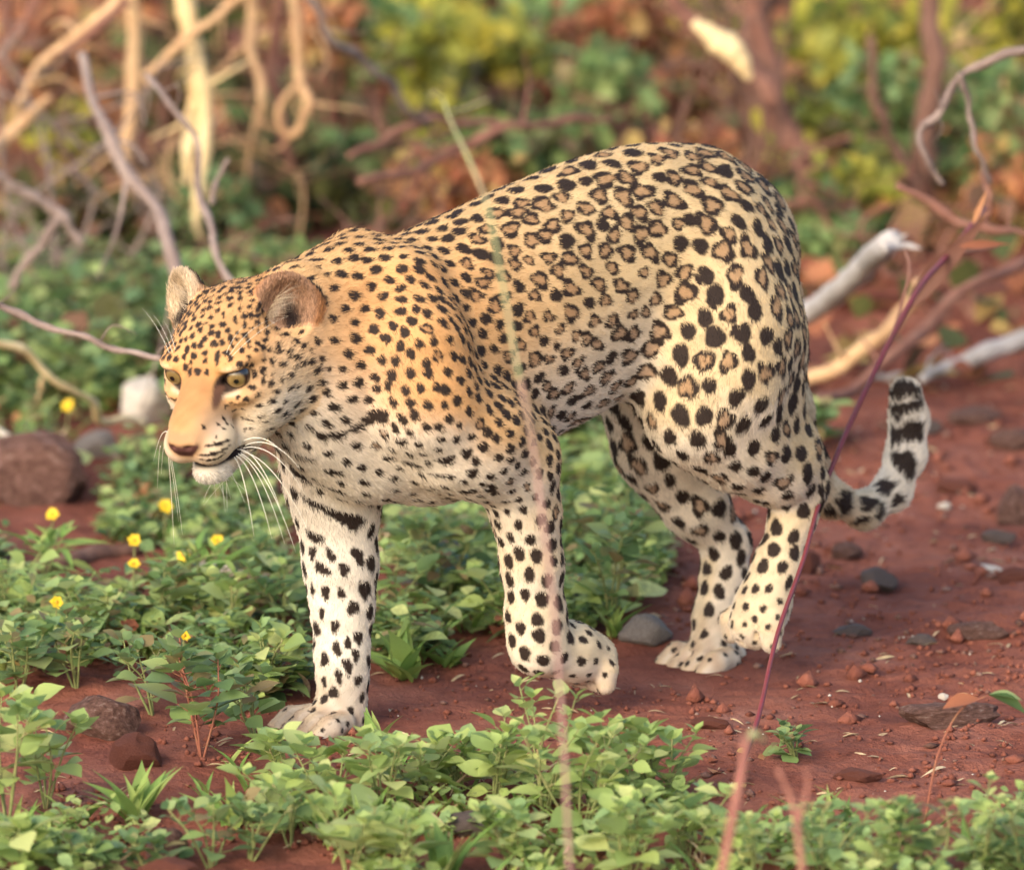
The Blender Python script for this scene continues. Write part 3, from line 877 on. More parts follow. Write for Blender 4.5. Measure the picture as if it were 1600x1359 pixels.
# ---- fur: short strands combed along the flow
NS = 520000
q = LV[LQ]
area = .5 * np.linalg.norm(np.cross(q[:, 2] - q[:, 0], q[:, 3] - q[:, 1]), axis=1)
wgt = area * np.where(isH[LQ[:, 0]], 2.2, 1.0)
fi = RNG.choice(len(LQ), NS, p=wgt / wgt.sum())
u_, v_ = RNG.random(NS), RNG.random(NS)
bw = np.stack([(1 - u_) * (1 - v_), u_ * (1 - v_), u_ * v_, (1 - u_) * v_], 1).astype(np.float32)
itp = lambda A: np.einsum('ij,ij...->i...', bw, A[LQ[fi]])
keep = itp(NOHAIR) < .35
fi, bw = fi[keep], bw[keep]
R0, Nn, Tt = itp(LV), itp(LN), itp(FT)
hl = itp(HLEN) * RNG.uniform(.65, 1.2, len(fi))
cc = coat(itp(BASE), itp(DARK) + RNG.normal(0, .035, len(fi)), itp(BRN)) * np.where(itp(isH.astype(np.float32))[:, None] > .5, RNG.uniform(.62, 1.26, (len(fi), 1)), RNG.uniform(.76, 1.2, (len(fi), 1)))
Tt = Tt + RNG.normal(0, .13, Tt.shape)
npnt = 4
lift = RNG.uniform(.12, .38, len(fi)) * (1 + .8 * itp(isEar.astype(np.float32)))
pts = np.zeros((len(fi), npnt, 3), np.float32)
R0 = R0 - Nn * .0008
for k in range(npnt):
    t = k / (npnt - 1)
    pts[:, k] = R0 + Tt * (hl * t)[:, None] + Nn * (hl * lift * (t - .45 * t * t))[:, None]
hc = bpy.data.hair_curves.new('fur')
hc.add_curves([npnt] * len(fi))
hc.attributes['position'].data.foreach_set('vector', pts.ravel())
ra = hc.attributes.new('radius', 'FLOAT', 'POINT') if 'radius' not in hc.attributes else hc.attributes['radius']
prof = np.array([.00032, .00032, .00024, .00006], np.float32)
ra.data.foreach_set('value', np.tile(prof, len(fi)))
fa = hc.attributes.new('coat', 'FLOAT_COLOR', 'CURVE')
fa.data.foreach_set('color', np.concatenate([cc, np.ones((len(fi), 1))], 1).astype(np.float32).ravel())
hc.materials.append(m_fur)
fur = mobj('fur', hc, leo)

# ---- eyes
def mat_eye():
    m, nt, b = mat_new('leopard_eye')
    tc = nt.nodes.new('ShaderNodeTexCoord')
    sx = nt.nodes.new('ShaderNodeSeparateXYZ'); nt.links.new(tc.outputs['Object'], sx.inputs[0])
    # angle from the gaze axis (+X)
    y2 = nt.nodes.new('ShaderNodeMath'); y2.operation = 'MULTIPLY'; nt.links.new(sx.outputs[1], y2.inputs[0]); nt.links.new(sx.outputs[1], y2.inputs[1])
    z2 = nt.nodes.new('ShaderNodeMath'); z2.operation = 'MULTIPLY'; nt.links.new(sx.outputs[2], z2.inputs[0]); nt.links.new(sx.outputs[2], z2.inputs[1])
    ad = nt.nodes.new('ShaderNodeMath'); ad.operation = 'ADD'; nt.links.new(y2.outputs[0], ad.inputs[0]); nt.links.new(z2.outputs[0], ad.inputs[1])
    sq = nt.nodes.new('ShaderNodeMath'); sq.operation = 'SQRT'; nt.links.new(ad.outputs[0], sq.inputs[0])
    dv = nt.nodes.new('ShaderNodeMath'); dv.operation = 'DIVIDE'; nt.links.new(sq.outputs[0], dv.inputs[0]); dv.inputs[1].default_value = .0142
    r = ramp_node(nt, [(0.0, (.004, .004, .004)), (.20, (.004, .004, .004)), (.26, (.13, .085, .028)), (.60, (.20, .135, .048)), (.78, (.075, .048, .02)), (.84, (.012, .008, .006))])
    nt.links.new(dv.outputs[0], r.inputs[0]); nt.links.new(r.outputs[0], b.inputs['Base Color'])
    b.inputs['Roughness'].default_value = .25; b.inputs['Coat Weight'].default_value = .45; b.inputs['Coat Roughness'].default_value = .03
    return m
m_eye = mat_eye()
def sphere_mesh(name, r, mat, seg=24, rings=16):
    bm = bmesh.new(); bmesh.ops.create_uvsphere(bm, u_segments=seg, v_segments=rings, radius=r)
    for f in bm.faces: f.smooth = True
    me = bpy.data.meshes.new(name); bm.to_mesh(me); bm.free(); me.materials.append(mat); return me
em = sphere_mesh('eye', .0150 * HS, m_eye)
for s_ in (1, -1):
    o = mobj('eye', em, body)
    g = np.array((1.0, .46 if s_ > 0 else -.05, -.05)); g = HR @ (g / np.linalg.norm(g))
    o.location = hpnt(.0070, .0356 * s_, -.0010)
    o.rotation_euler = Vector(g).to_track_quat('X', 'Z').to_euler()

# ---- whiskers
m_wh, nt, b = mat_new('whisker'); b.inputs['Base Color'].default_value = (.85, .80, .66, 1); b.inputs['Roughness'].default_value = .35
rw = random.Random(3)
def whisker(p0, p1, droop, r0=.00075):
    p0, p1 = np.array(p0), np.array(p1)
    pts_ = []
    for k in range(13):
        t = k / 12
        p = p0 * (1 - t) + p1 * t + np.array((0, 0, 1)) * droop * 4 * t * (1 - t)
        pts_.append(p)
    V, F = tube_geo(pts_, [r0 * (1 - .8 * k / 12) for k in range(13)], 5)
    mobj('whisker', mesh_from('whisker', V, F, m_wh, True), body)
# near side: roots on the whisker pad, ends fanned down and back
for (rx_, ry_, ex, ey, el, dr) in [(383, 696, 470, 735, .10, .016), (380, 700, 478, 775, .10, .020), (377, 705, 484, 835, .09, .022), (376, 708, 462, 862, .08, .022),
        (372, 709, 445, 850, .07, .022), (369, 712, 425, 842, .07, .020), (366, 714, 397, 838, .06, .018), (371, 702, 440, 800, .10, .02), (379, 690, 440, 705, .10, .01)]:
    d = W2B @ ray(rx_, ry_).normalized(); h = BVH.ray_cast(Vector(camB), d)
    whisker(np.array(h[0]) if h[0] else bp(rx_, ry_, .03), bp(ex, ey, el), dr)
for (ex, ey) in [(272, 850), (279, 815), (252, 740), (240, 720), (285, 835), (246, 762)]:
    whisker(hpnt(.062 + rw.uniform(-.01, .01), -.038, -.055 + rw.uniform(-.008, .008)), bp(ex, ey, -.07), .012, .0006)
for k in range(10):   # chin and brow
    whisker(hpnt(.035 + rw.uniform(-.015, .015), rw.uniform(-.015, .02), -.106), hpnt(.04 + rw.uniform(-.02, .02), rw.uniform(-.03, .03), -.133 - rw.uniform(0, .012)), .002, .0003)
for s_ in (1, -1):
    for k in range(3):
        whisker(hpnt(.012, (.030 + .004 * k) * s_, .024), hpnt(-.01 - .012 * k, (.05 + .02 * k) * s_, .050), .006, .00022)

# pale hairs inside the ears
m_eh, nt, b = mat_new('ear_hair'); b.inputs['Base Color'].default_value = (.42, .33, .22, 1); b.inputs['Roughness'].default_value = .6
for s_ in (1, -1):
    c, q_ = EARC[s_]
    ge = Geo()
    for k in range(34):
        t = rw.random()
        p0 = c + q_ @ np.array((.004, (-.024 + .012 * t) * s_, -.022 + .036 * t))
        p1 = p0 + q_ @ np.array((.006 + rw.uniform(-.003, .003), (.014 + rw.uniform(0, .014)) * s_, .012 + rw.uniform(-.006, .010)))
        pm = (p0 + p1) / 2 + q_ @ np.array((.005, 0, .002))
        P_ = catmull([tuple(hpnt(*p0)), tuple(hpnt(*pm)), tuple(hpnt(*p1))], 3)
        ge.add(*tube_geo(P_, [.00028 * (1 - .7 * i / (len(P_) - 1)) for i in range(len(P_))], 4))
    mobj('ear_hair', ge.mesh('ear_hair', m_eh, True), body)
# ================================================================== plants
R3 = random.Random(77)
NR = np.random.default_rng(77)

def leaf_template(prof, fold=.18, curl=.12):
    """prof: half widths along the leaf (unit length). 2 strips meeting at the midrib"""
    n = len(prof)
    V, F = [], []
    for i, wd in enumerate(prof):
        x = i / (n - 1)
        zc = -curl * x * x
        V += [(x, 0, zc), (x, wd, zc + fold * wd), (x, -wd, zc + fold * wd)]
    for i in range(n - 1):
        a, b_ = 3 * i, 3 * (i + 1)
        F += [(a, b_, b_ + 1, a + 1), (a, a + 2, b_ + 2, b_)]
    return np.array(V), np.array(F)
OVATE = leaf_template([.02, .22, .34, .36, .29, .15, .0], .25, .18)
BROAD = leaf_template([.03, .34, .46, .45, .33, .15, .0], .18, .14)
LANCE = leaf_template([.02, .09, .115, .10, .07, .03, .0], .4, .35)
SMALL = leaf_template([.03, .36, .40, .0], .2, .1)
TINY = leaf_template([.04, .40, .0], .2, .1)

def leaf_cloud(tmpl, pos, dirs, size, nrm=None, wid=1.0):
    """vertices and faces of many leaves"""
    T, F = tmpl
    n = len(pos)
    d = dirs / (np.linalg.norm(dirs, axis=1)[:, None] + 1e-9)
    up = np.tile((0, 0, 1.0), (n, 1)) + NR.normal(0, .35, (n, 3)) if nrm is None else nrm
    s = np.cross(up, d); s /= np.linalg.norm(s, axis=1)[:, None] + 1e-9
    u = np.cross(d, s)
    size = np.broadcast_to(np.asarray(size, float), (n,))
    V = pos[:, None, :] + size[:, None, None] * (T[None, :, 0:1] * d[:, None] + wid * T[None, :, 1:2] * s[:, None] + T[None, :, 2:3] * u[:, None])
    FF = (F[None] + (np.arange(n) * len(T))[:, None, None]).reshape(-1, F.shape[1])
    return V.reshape(-1, 3), FF

m_green = mat_leaf('leaf_green', [(.12, .20, .075), (.18, .28, .095), (.25, .36, .115), (.16, .26, .12), (.34, .42, .15), (.22, .27, .10), (.26, .20, .09)], .42)
m_lime = mat_leaf('leaf_light_green', [(.27, .37, .12), (.34, .44, .13), (.42, .50, .15), (.24, .36, .14), (.50, .54, .20)], .42)
m_dgreen = mat_leaf('leaf_dark_green', [(.075, .13, .05), (.115, .185, .065), (.155, .23, .075), (.20, .25, .08), (.14, .10, .05)], .4)
m_yel = mat_leaf('leaf_yellow_green_lit', [(.30, .31, .05), (.46, .42, .06), (.58, .48, .08), (.20, .24, .05), (.14, .15, .045)], .5)  # yellow-green leaves, their colours brightened to look sunlit
m_rust = mat_leaf('leaf_rust', [(.30, .105, .055), (.46, .18, .085), (.58, .28, .12), (.19, .08, .05), (.44, .31, .10)], .45)
m_olive = mat_leaf('leaf_olive_shaded', [(.055, .075, .026), (.085, .10, .032), (.13, .13, .038), (.075, .052, .03), (.19, .09, .05)], .4)  # olive leaves, colours darkened to stand for shadow gaps in the thicket
m_stem = mat_mottle('stem_green', [(.14, .17, .06), (.20, .22, .08), (.24, .18, .09)], 40, .7, .2)
m_rstem = mat_mottle('stem_red', [(.20, .06, .04), (.27, .10, .06), (.22, .15, .07)], 40, .7, .2)
m_grass = mat_leaf('grass_blade', [(.16, .27, .06), (.22, .33, .08), (.30, .36, .10)])
m_straw = mat_leaf('straw', [(.48, .36, .20), (.58, .46, .28), (.36, .25, .14)], .2)

# ---- low cover that nobody could count: one mass of small herbs
EXC = [(120, 905, 130, 50), (355, 912, 75, 42), (50, 815, 130, 62), (160, 1165, 90, 55), (212, 1205, 80, 45), (150, 720, 60, 38), (228, 675, 60, 45), (1005, 1015, 60, 40)]
def poly_pts(poly, n):
    """random photo positions inside a polygon"""
    P = np.array(poly, float); lo, hi = P.min(0), P.max(0)
    out = []
    while len(out) < n:
        q = lo + (hi - lo) * NR.random((n * 2, 2))
        ins = np.zeros(len(q), bool); j = len(P) - 1
        for i in range(len(P)):
            c = ((P[i, 1] > q[:, 1]) != (P[j, 1] > q[:, 1])) & (q[:, 0] < (P[j, 0] - P[i, 0]) * (q[:, 1] - P[i, 1]) / (P[j, 1] - P[i, 1] + 1e-9) + P[i, 0])
            ins ^= c; j = i
        ins &= (vnoise(q[:, 0] / 75 + 3, q[:, 1] / 42) + .5 + .35 * vnoise(q[:, 0] / 24, q[:, 1] / 16 + 7)) > NR.uniform(.22, .52, len(q))
        for ex in EXC: ins &= ((q[:, 0] - ex[0]) / ex[2]) ** 2 + ((q[:, 1] - ex[1]) / ex[3]) ** 2 > 1
        out += list(q[ins])
    return np.array(out[:n])
def ground_many(pp):
    """ground under many photo positions"""
    d = np.array([tuple(ray(a, b)) for a, b in pp]); c = np.array(CAM)
    t = -c[2] / d[:, 2]
    for _ in range(12):
        p = c + d * t[:, None]
        t = t + (p[:, 2] - gh(p[:, 0], p[:, 1])) / .2 * .8
    p = c + d * t[:, None]; p[:, 2] = gh(p[:, 0], p[:, 1])
    return p

def herbs(base, h, leaves, tmpl, size, spread=.5):
    """leaf positions for many small upright herbs"""
    pos, dr, sz = [], [], []
    SV, SF = [], []
    for p, hh in zip(base, h):
        lean = NR.normal(0, .18, 2)
        top = p + np.array((lean[0] * hh, lean[1] * hh, hh))
        nn = max(3, int(leaves * (.6 + .8 * NR.random())))
        a0 = NR.random() * 6.28
        for k in range(nn):
            t = .25 + .75 * (k + NR.random()) / nn
            a = a0 + k * 2.4
            q = p * (1 - t) + top * t
            dr.append((math.cos(a), math.sin(a), NR.normal(.25, .35))); sz.append(size * (1.15 - .45 * t) * NR.uniform(.5, 1.5))
            pos.append(q + np.array((math.cos(a), math.sin(a), 0)) * hh * spread * .25 * NR.random())
    return leaf_cloud(tmpl, np.array(pos), np.array(dr), np.array(sz))

def cover(name, label, mat, spec, tmpl):
    Vs, Fs, b = [], [], 0
    for poly, n, (h0, h1), leaves, size in spec:
        base = ground_many(poly_pts(poly, n))
        V, F = herbs(base, NR.uniform(h0, h1, n), leaves, tmpl, size)
        Vs.append(V); Fs.append(F + b); b += len(V)
    o = mobj(name, np_mesh(name, np.vstack(Vs), np.vstack(Fs), mat, False))
    tag(o, label, 'ground cover', kind='stuff')
LEFT = [(-420, 640), (260, 640), (420, 780), (480, 900), (500, 1080), (420, 1120), (330, 1080), (120, 1060), (-420, 1070)]
UNDER = [(590, 780), (760, 740), (1000, 720), (1040, 800), (1000, 960), (960, 1000), (790, 1010), (600, 1050), (580, 1040)]
BACKL = [(-420, 470), (260, 470), (420, 560), (420, 700), (250, 650), (-420, 640)]
BACKM = [(600, 560), (1000, 500), (1010, 730), (760, 760), (600, 790)]
cover('ground_cover', 'mass of small leaved green herbs covering the soil', m_green,
      [(LEFT, 400, (.025, .075), 8, .020), (UNDER, 270, (.025, .08), 9, .023), (BACKL, 400, (.05, .13), 10, .034), (BACKM, 220, (.05, .12), 10, .032)], SMALL)
cover('ground_cover', 'darker low herbs growing between the green ones', m_dgreen,
      [(LEFT, 280, (.02, .05), 9, .020), (UNDER, 170, (.02, .05), 9, .022), (BACKL, 300, (.04, .10), 10, .034), (BACKM, 200, (.04, .10), 10, .03)], SMALL)
GR = [(LEFT, 260, (.03, .09), 4, .055), (UNDER, 220, (.03, .09), 4, .055), (BACKL, 60, (.05, .12), 4, .08), (BACKM, 60, (.05, .12), 4, .08),
      ([(380, 1200), (1100, 1190), (1160, 1420), (-40, 1420), (-40, 1300)], 110, (.02, .06), 4, .05), ([(1130, 1310), (1300, 1290), (1620, 1290), (1640, 1420), (1130, 1420)], 70, (.02, .06), 4, .05)]
def blades(name, label, mat, spec):
    P_, D_, Z_ = [], [], []
    for poly, n_, (h0, h1), k_, size in spec:
        for p in ground_many(poly_pts(poly, n_)):
            for _ in range(k_):
                a = NR.uniform(0, 6.28); P_.append(p + np.array((NR.normal(0, .008), NR.normal(0, .008), 0))); D_.append((math.cos(a) * .6, math.sin(a) * .6, 1)); Z_.append(size * NR.uniform(.5, 1.4))
    n_ = len(P_); D_ = np.array(D_)
    V, F = leaf_cloud(LANCE, np.array(P_), D_, np.array(Z_), np.stack([-D_[:, 0], -D_[:, 1], np.full(n_, .3)], 1), .6)
    tag(mobj(name, np_mesh(name, V, F, mat, False)), label, 'grass', kind='stuff')
blades('grass', 'thin grass blades growing through the herbs', m_grass, GR)
blades('dry_grass', 'withered straw blades among the green cover', m_straw, [(LEFT, 60, (.03, .09), 3, .05), (UNDER, 50, (.03, .09), 3, .05), ([(380, 1200), (1100, 1190), (1160, 1420), (-40, 1420), (-40, 1300)], 34, (.02, .06), 3, .045)])
cover('ground_cover', 'narrow leaved herbs mixed into the green cover', m_green,
      [(LEFT, 240, (.03, .09), 8, .034), (UNDER, 140, (.03, .09), 8, .036), (BACKL, 60, (.05, .13), 8, .05), (BACKM, 50, (.05, .12), 8, .05)], leaf_template([.03, .14, .15, .09, 0], .3, .3))
cover('ground_cover', 'large soft leaves scattered in the green cover', m_lime,
      [(LEFT, 60, (.03, .07), 5, .042), (UNDER, 50, (.03, .08), 5, .042)], OVATE)
cover('ground_cover', 'yellowish herb leaves sprinkled through the green cover', m_lime,
      [(LEFT, 160, (.03, .085), 7, .024), (UNDER, 90, (.03, .09), 7, .026), (BACKL, 50, (.05, .13), 8, .034), (BACKM, 50, (.05, .12), 8, .032)], SMALL)
cover('ground_cover', 'withered brown herb leaves among the green cover', m_rust,
      [(LEFT, 150, (.01, .05), 5, .020), (UNDER, 110, (.01, .05), 5, .020), (BACKL, 70, (.02, .10), 6, .03), (BACKM, 70, (.02, .09), 6, .03)], SMALL)
cover('ground_cover', 'pale green herb leaves along the bottom of the picture', m_lime,
      [([(-420, 1320), (300, 1300), (420, 1330), (420, 1440), (-420, 1440)], 120, (.02, .05), 8, .020),
       ([(400, 1250), (690, 1180), (1080, 1190), (1130, 1300), (1160, 1420), (380, 1420)], 110, (.02, .05), 8, .021),
       ([(1130, 1310), (1300, 1290), (1980, 1290), (1980, 1440), (1130, 1440)], 230, (.025, .06), 8, .020),
       ([(1000, 800), (1060, 860), (1030, 930), (980, 960)], 24, (.03, .07), 8, .022)], SMALL)

# ---- single plants
def leaf_mesh(name, tmpl, mat):
    T, F = tmpl
    me = mesh_from(name, [tuple(v) for v in T], [tuple(int(i) for i in f) for f in F], mat, True)
    return me
LM = {}
for nm_, tm in (('ovate', OVATE), ('broad', BROAD), ('lance', LANCE)):
    for cn, mt in (('lime', m_lime), ('green', m_green), ('dark', m_dgreen), ('grass', m_grass), ('rust', m_rust), ('straw', m_straw)):
        LM[nm_, cn] = leaf_mesh('leaf', tm, mt)
def put_leaf(root, me, p, d, size, wid=1.0, roll=0.0, up=None):
    d = Vector(d).normalized()
    u = Vector(up) if up else Vector((R3.gauss(0, .3), R3.gauss(0, .3), 1))
    s = u.cross(d).normalized(); u = d.cross(s)
    M = Matrix((d, s, u)).transposed().to_4x4()
    o = bpy.data.objects.new('leaf', me)
    o.matrix_local = Matrix.Translation(Vector(p)) @ M @ Matrix.Rotation(roll, 4, 'X') @ Matrix.Diagonal((size, size * wid, size, 1))
    return link(o, root)

def weed(px, py, hpx, label, stems=3, leaves=9, lsize=.034, col='lime', shape='ovate', spread=.5, smat=None, name='leafy_weed', group=None, lean=(0, 0), lvar=.35):
    b = at_ground(px, py)
    root = empty(name, b)
    tag(root, label, 'weed', group)
    h = hpx * S * (b - CAM).length / DIST / math.cos(PITCH)
    st = Geo()
    for s_ in range(stems):
        a = R3.uniform(0, 6.28); sp = spread * h * R3.uniform(.25, 1) if stems > 1 else spread * h * .15
        hh = h * R3.uniform(.72, 1.0)
        tip = Vector((math.cos(a) * sp + lean[0] * h, math.sin(a) * sp + lean[1] * h, hh))
        mid = tip * .5 + Vector((R3.gauss(0, .05) * h, R3.gauss(0, .05) * h, .06 * h))
        path = catmull([(0, 0, -.01), tuple(mid), tuple(tip)], 5)
        st.add(*tube_geo(path, [.0019 * (1 - .55 * i / (len(path) - 1)) for i in range(len(path))], 5))
        a0 = R3.uniform(0, 6.28)
        for k in range(leaves):
            t = .22 + .78 * (k + .5) / leaves
            f = t * (len(path) - 1); i = min(int(f), len(path) - 2)
            p = Vector(path[i]) * (1 - (f - i)) + Vector(path[i + 1]) * (f - i)
            an = a0 + k * 2.4
            d = Vector((math.cos(an), math.sin(an), R3.gauss(.25 + .3 * t, .3)))
            sz = lsize * (1.2 - .55 * t) * R3.uniform(1 - lvar, 1 + lvar * 1.3)
            q = p + d.normalized() * sz * .35
            st.add(*tube_geo([p, q], [.0008, .0007], 4))
            put_leaf(root, LM[shape, col], q, d, sz, R3.uniform(.85, 1.15))
        for k in range(3):   # crown of young leaves
            d = Vector((math.cos(a0 + k * 2.1), math.sin(a0 + k * 2.1), 1.2))
            put_leaf(root, LM[shape, col], tip, d, lsize * .55)
    mobj('stem', st.mesh('stem', smat or m_stem, True), root)
    return root

FG = 'pale green weeds in front of the leopard'
for px, py, h, lab in [(770, 1262, 140, 'pale weed standing just left of the tall blurred stalk'),
                       (850, 1285, 215, 'tallest pale green weed below the lifted forepaw'),
                       (905, 1318, 170, 'pale weed right of the tall blurred stalk base'),
                       (962, 1268, 150, 'pale weed whose tip touches the lifted paw'),
                       (1030, 1262, 130, 'pale weed at the right end of the central clump'),
                       (710, 1235, 95, 'low pale weed between planted forepaw and central clump'),
                       (800, 1365, 110, 'pale weed cut by the bottom edge below the stalk'),
                       (980, 1380, 130, 'pale weed cut by the bottom edge right of the stalk'),
                       (1075, 1345, 110, 'pale weed beside the brown broken stub')]:
    weed(px, py, h, lab, 5, 9, .034, 'lime', 'ovate', .6, None, 'leafy_weed', FG)
for px, py, h, lab in [(445, 1225, 85, 'low weed in front of the planted forepaw toes'), (520, 1262, 110, 'weed right below the planted forepaw'),
                       (600, 1268, 135, 'weed with upright shoots right of the planted forepaw'), (650, 1250, 100, 'weed beside the pale dry leaf'),
                       (455, 1330, 130, 'broad weed at the bottom left of the red soil patch'), (545, 1375, 150, 'broad weed at the bottom edge below the planted paw'),
                       (620, 1372, 110, 'weed at the bottom edge left of the dark stone')]:
    weed(px, py, h, lab, 4, 7, .036, 'lime', R3.choice(('ovate', 'broad')), .6, None, 'leafy_weed', FG)
for px, py, h, lab in [(12, 1290, 200, 'tall broad leaved weed at the left edge'), (72, 1262, 165, 'broad leaved weed next to the left edge'), (25, 1375, 90, 'low weed in the bottom left corner')]:
    weed(px, py, h, lab, 4, 7, .045, 'lime', 'broad', .45, None, 'leafy_weed', FG)
for px, py, h, lab in [(140, 1375, 70, 'low green weed at the bottom left'), (330, 1355, 110, 'green weed below the grass tuft'), (390, 1345, 100, 'green weed beside the dark clod'),
                       (235, 1372, 60, 'small green weed under the grass tuft')]:
    weed(px, py, h, lab, 4, 8, .028, 'green', 'ovate', .7, None, 'leafy_weed', FG)
weed(315, 1182, 185, 'bushy weed with reddish stem and large leaves below the flowers', 5, 8, .042, 'green', 'ovate', .55, m_rstem, 'leafy_weed')
weed(400, 1150, 110, 'dark leafy weed behind the planted forepaw toes', 4, 7, .036, 'green', 'ovate', .6)
weed(240, 1120, 120, 'green weed behind the grey topped clod', 4, 7, .034, 'green', 'ovate', .6)
weed(120, 1075, 120, 'green weed left of the grey topped clod', 4, 8, .034, 'green', 'broad', .6)
weed(30, 1090, 110, 'green weed at the left edge behind the broad one', 4, 8, .034, 'green', 'broad', .6)
RB = 'weeds along the bottom right'
for i, (px, py, h, lab) in enumerate([(1175, 1385, 120, 'weed behind the brown broken stub at the bottom'), (1290, 1385, 125, 'weed right of the forked brown stub'), (1375, 1390, 120, 'weed at the bottom edge under the red soil'),
                       (1450, 1388, 130, 'weed at the bottom edge below the drooping sprig'), (1530, 1385, 150, 'weed beside the pale grass blades'), (1600, 1390, 150, 'weed in the bottom right corner')]):
    weed(px, py, h, lab, 5, 9, .027, 'green' if i % 2 else 'lime', 'ovate', .8, None, 'leafy_weed', RB)
weed(1245, 1188, 48, 'small lone weed on the bare red soil', 6, 5, .022, 'green', 'ovate', .9)
weed(955, 985, 190, 'leafy weed standing between lifted forepaw and hind paws', 5, 9, .036, 'green', 'ovate', .4)
weed(1000, 905, 150, 'leafy weed in front of the far hind leg', 4, 8, .038, 'green', 'ovate', .4)
weed(900, 900, 150, 'leafy weed behind the lifted foreleg', 5, 9, .034, 'green', 'ovate', .5)
weed(690, 960, 150, 'dark leafy weed between the two forelegs', 6, 9, .036, 'dark', 'ovate', .6)
weed(745, 900, 130, 'leafy weed left of the lifted foreleg', 5, 9, .034, 'green', 'ovate', .6)
weed(640, 890, 110, 'leafy weed right of the planted foreleg', 5, 9, .032, 'green', 'ovate', .6)
weed(1265, 700, 60, 'small leafy weed right behind the near thigh', 4, 6, .05, 'green', 'ovate', .8)
weed(950, 780, 120, 'leafy weed under the belly beside the far thigh', 5, 8, .036, 'green', 'lance', .5)

MG = 'leafy weeds rising from the cover at the left'
for px, py, h, lab, shp, cl_ in [(20, 985, 120, 'pale weed rising at the left edge below the log', 'broad', 'lime'), (150, 1010, 110, 'pale weed below the far left flower', 'ovate', 'lime'), (250, 1010, 120, 'weed left of the flower over the red stemmed one', 'ovate', 'green'),
                        (345, 1010, 120, 'pale weed right of the flower over the red stemmed one', 'broad', 'lime'), (440, 1000, 130, 'weed touching the planted foreleg from the left', 'ovate', 'green'), (430, 1090, 110, 'pale weed close left of the planted foreleg', 'ovate', 'lime'),
                        (60, 930, 100, 'narrow leaved weed under the brown log', 'lance', 'grass'), (320, 960, 100, 'narrow leaved weed below the pale flat stone', 'lance', 'grass'), (395, 930, 90, 'weed right below the pale flat stone', 'broad', 'green')]:
    weed(px, py, h, lab, 4, 7, .036 if shp != 'lance' else .055, cl_, shp, .6, None, 'leafy_weed', MG)
weed(620, 985, 120, 'pale weed behind the spiky tuft', 4, 8, .036, 'lime', 'ovate', .6)
weed(800, 985, 110, 'pale weed hidden partly by the lifted wrist', 4, 8, .034, 'lime', 'broad', .6)
weed(890, 820, 120, 'pale weed right behind the lifted foreleg', 4, 8, .04, 'lime', 'broad', .6)
def tuft(px, py, hpx, n, label, col='grass', spread=.6, wide=1.2):
    b = at_ground(px, py); root = empty('grass_tuft', b); tag(root, label, 'grass')
    h = hpx * S
    for k in range(n):
        a = R3.uniform(0, 6.28)
        d = (math.cos(a) * spread * R3.random(), math.sin(a) * spread * R3.random(), 1)
        put_leaf(root, LM['lance', col], (R3.gauss(0, .006), R3.gauss(0, .006), -.004), d, h * R3.uniform(.6, 1.1), wide * R3.uniform(.7, 1.2), 0, (math.cos(a + 3.14), math.sin(a + 3.14), .4))
    return root
tuft(215, 1292, 110, 14, 'short bright grass tuft on red soil at lower left', 'grass', 1.0)
tuft(360, 1290, 90, 8, 'thin grass tuft right of the brighter one', 'grass', .9)
tuft(630, 1062, 105, 16, 'spiky light green grass tuft between the forelegs', 'grass', 1.3, 1.7)
tuft(700, 1050, 60, 9, 'low spiky tuft right of the bigger one', 'grass', 1.3, 1.6)
tuft(585, 1160, 70, 6, 'few grass blades touching the planted forepaw', 'grass', .6, 1.3)
tuft(770, 1200, 90, 9, 'grass blades inside the central weed clump', 'grass', .8)
tuft(1590, 1345, 170, 7, 'pale dry grass blades at the right edge', 'straw', .8, .8)
tuft(700, 1375, 120, 10, 'thin green grass at the bottom edge by the stalk', 'grass', .7, .8)
tuft(955, 1000, 90, 7, 'yellowish grass blades behind the lifted paw', 'grass', .8, 1.2)

# drooping sprig at the right
root = empty('drooping_sprig', at_ground(1445, 1285)); tag(root, 'thin drooping sprig with two green leaves over red soil', 'weed')
b0_ = Vector(root.location); tipw = at(1545, 1085, b0_.y)
path = catmull([(0, 0, 0), tuple((at(1465, 1180, b0_.y) - b0_)), tuple(at(1500, 1110, b0_.y) - b0_), tuple(tipw - b0_)], 6)
mobj('stem', mesh_from('stem', *tube_geo(path, [.0016 - .0009 * i / (len(path) - 1) for i in range(len(path))], 5), m_rstem, True), root)
put_leaf(root, LM['ovate', 'green'], path[-1], (1, .1, -.35), .05)
put_leaf(root, LM['ovate', 'green'], path[-1], (.9, -.2, .05), .04)
put_leaf(root, LM['ovate', 'rust'], path[-3], (-.9, -.2, -.05), .045)

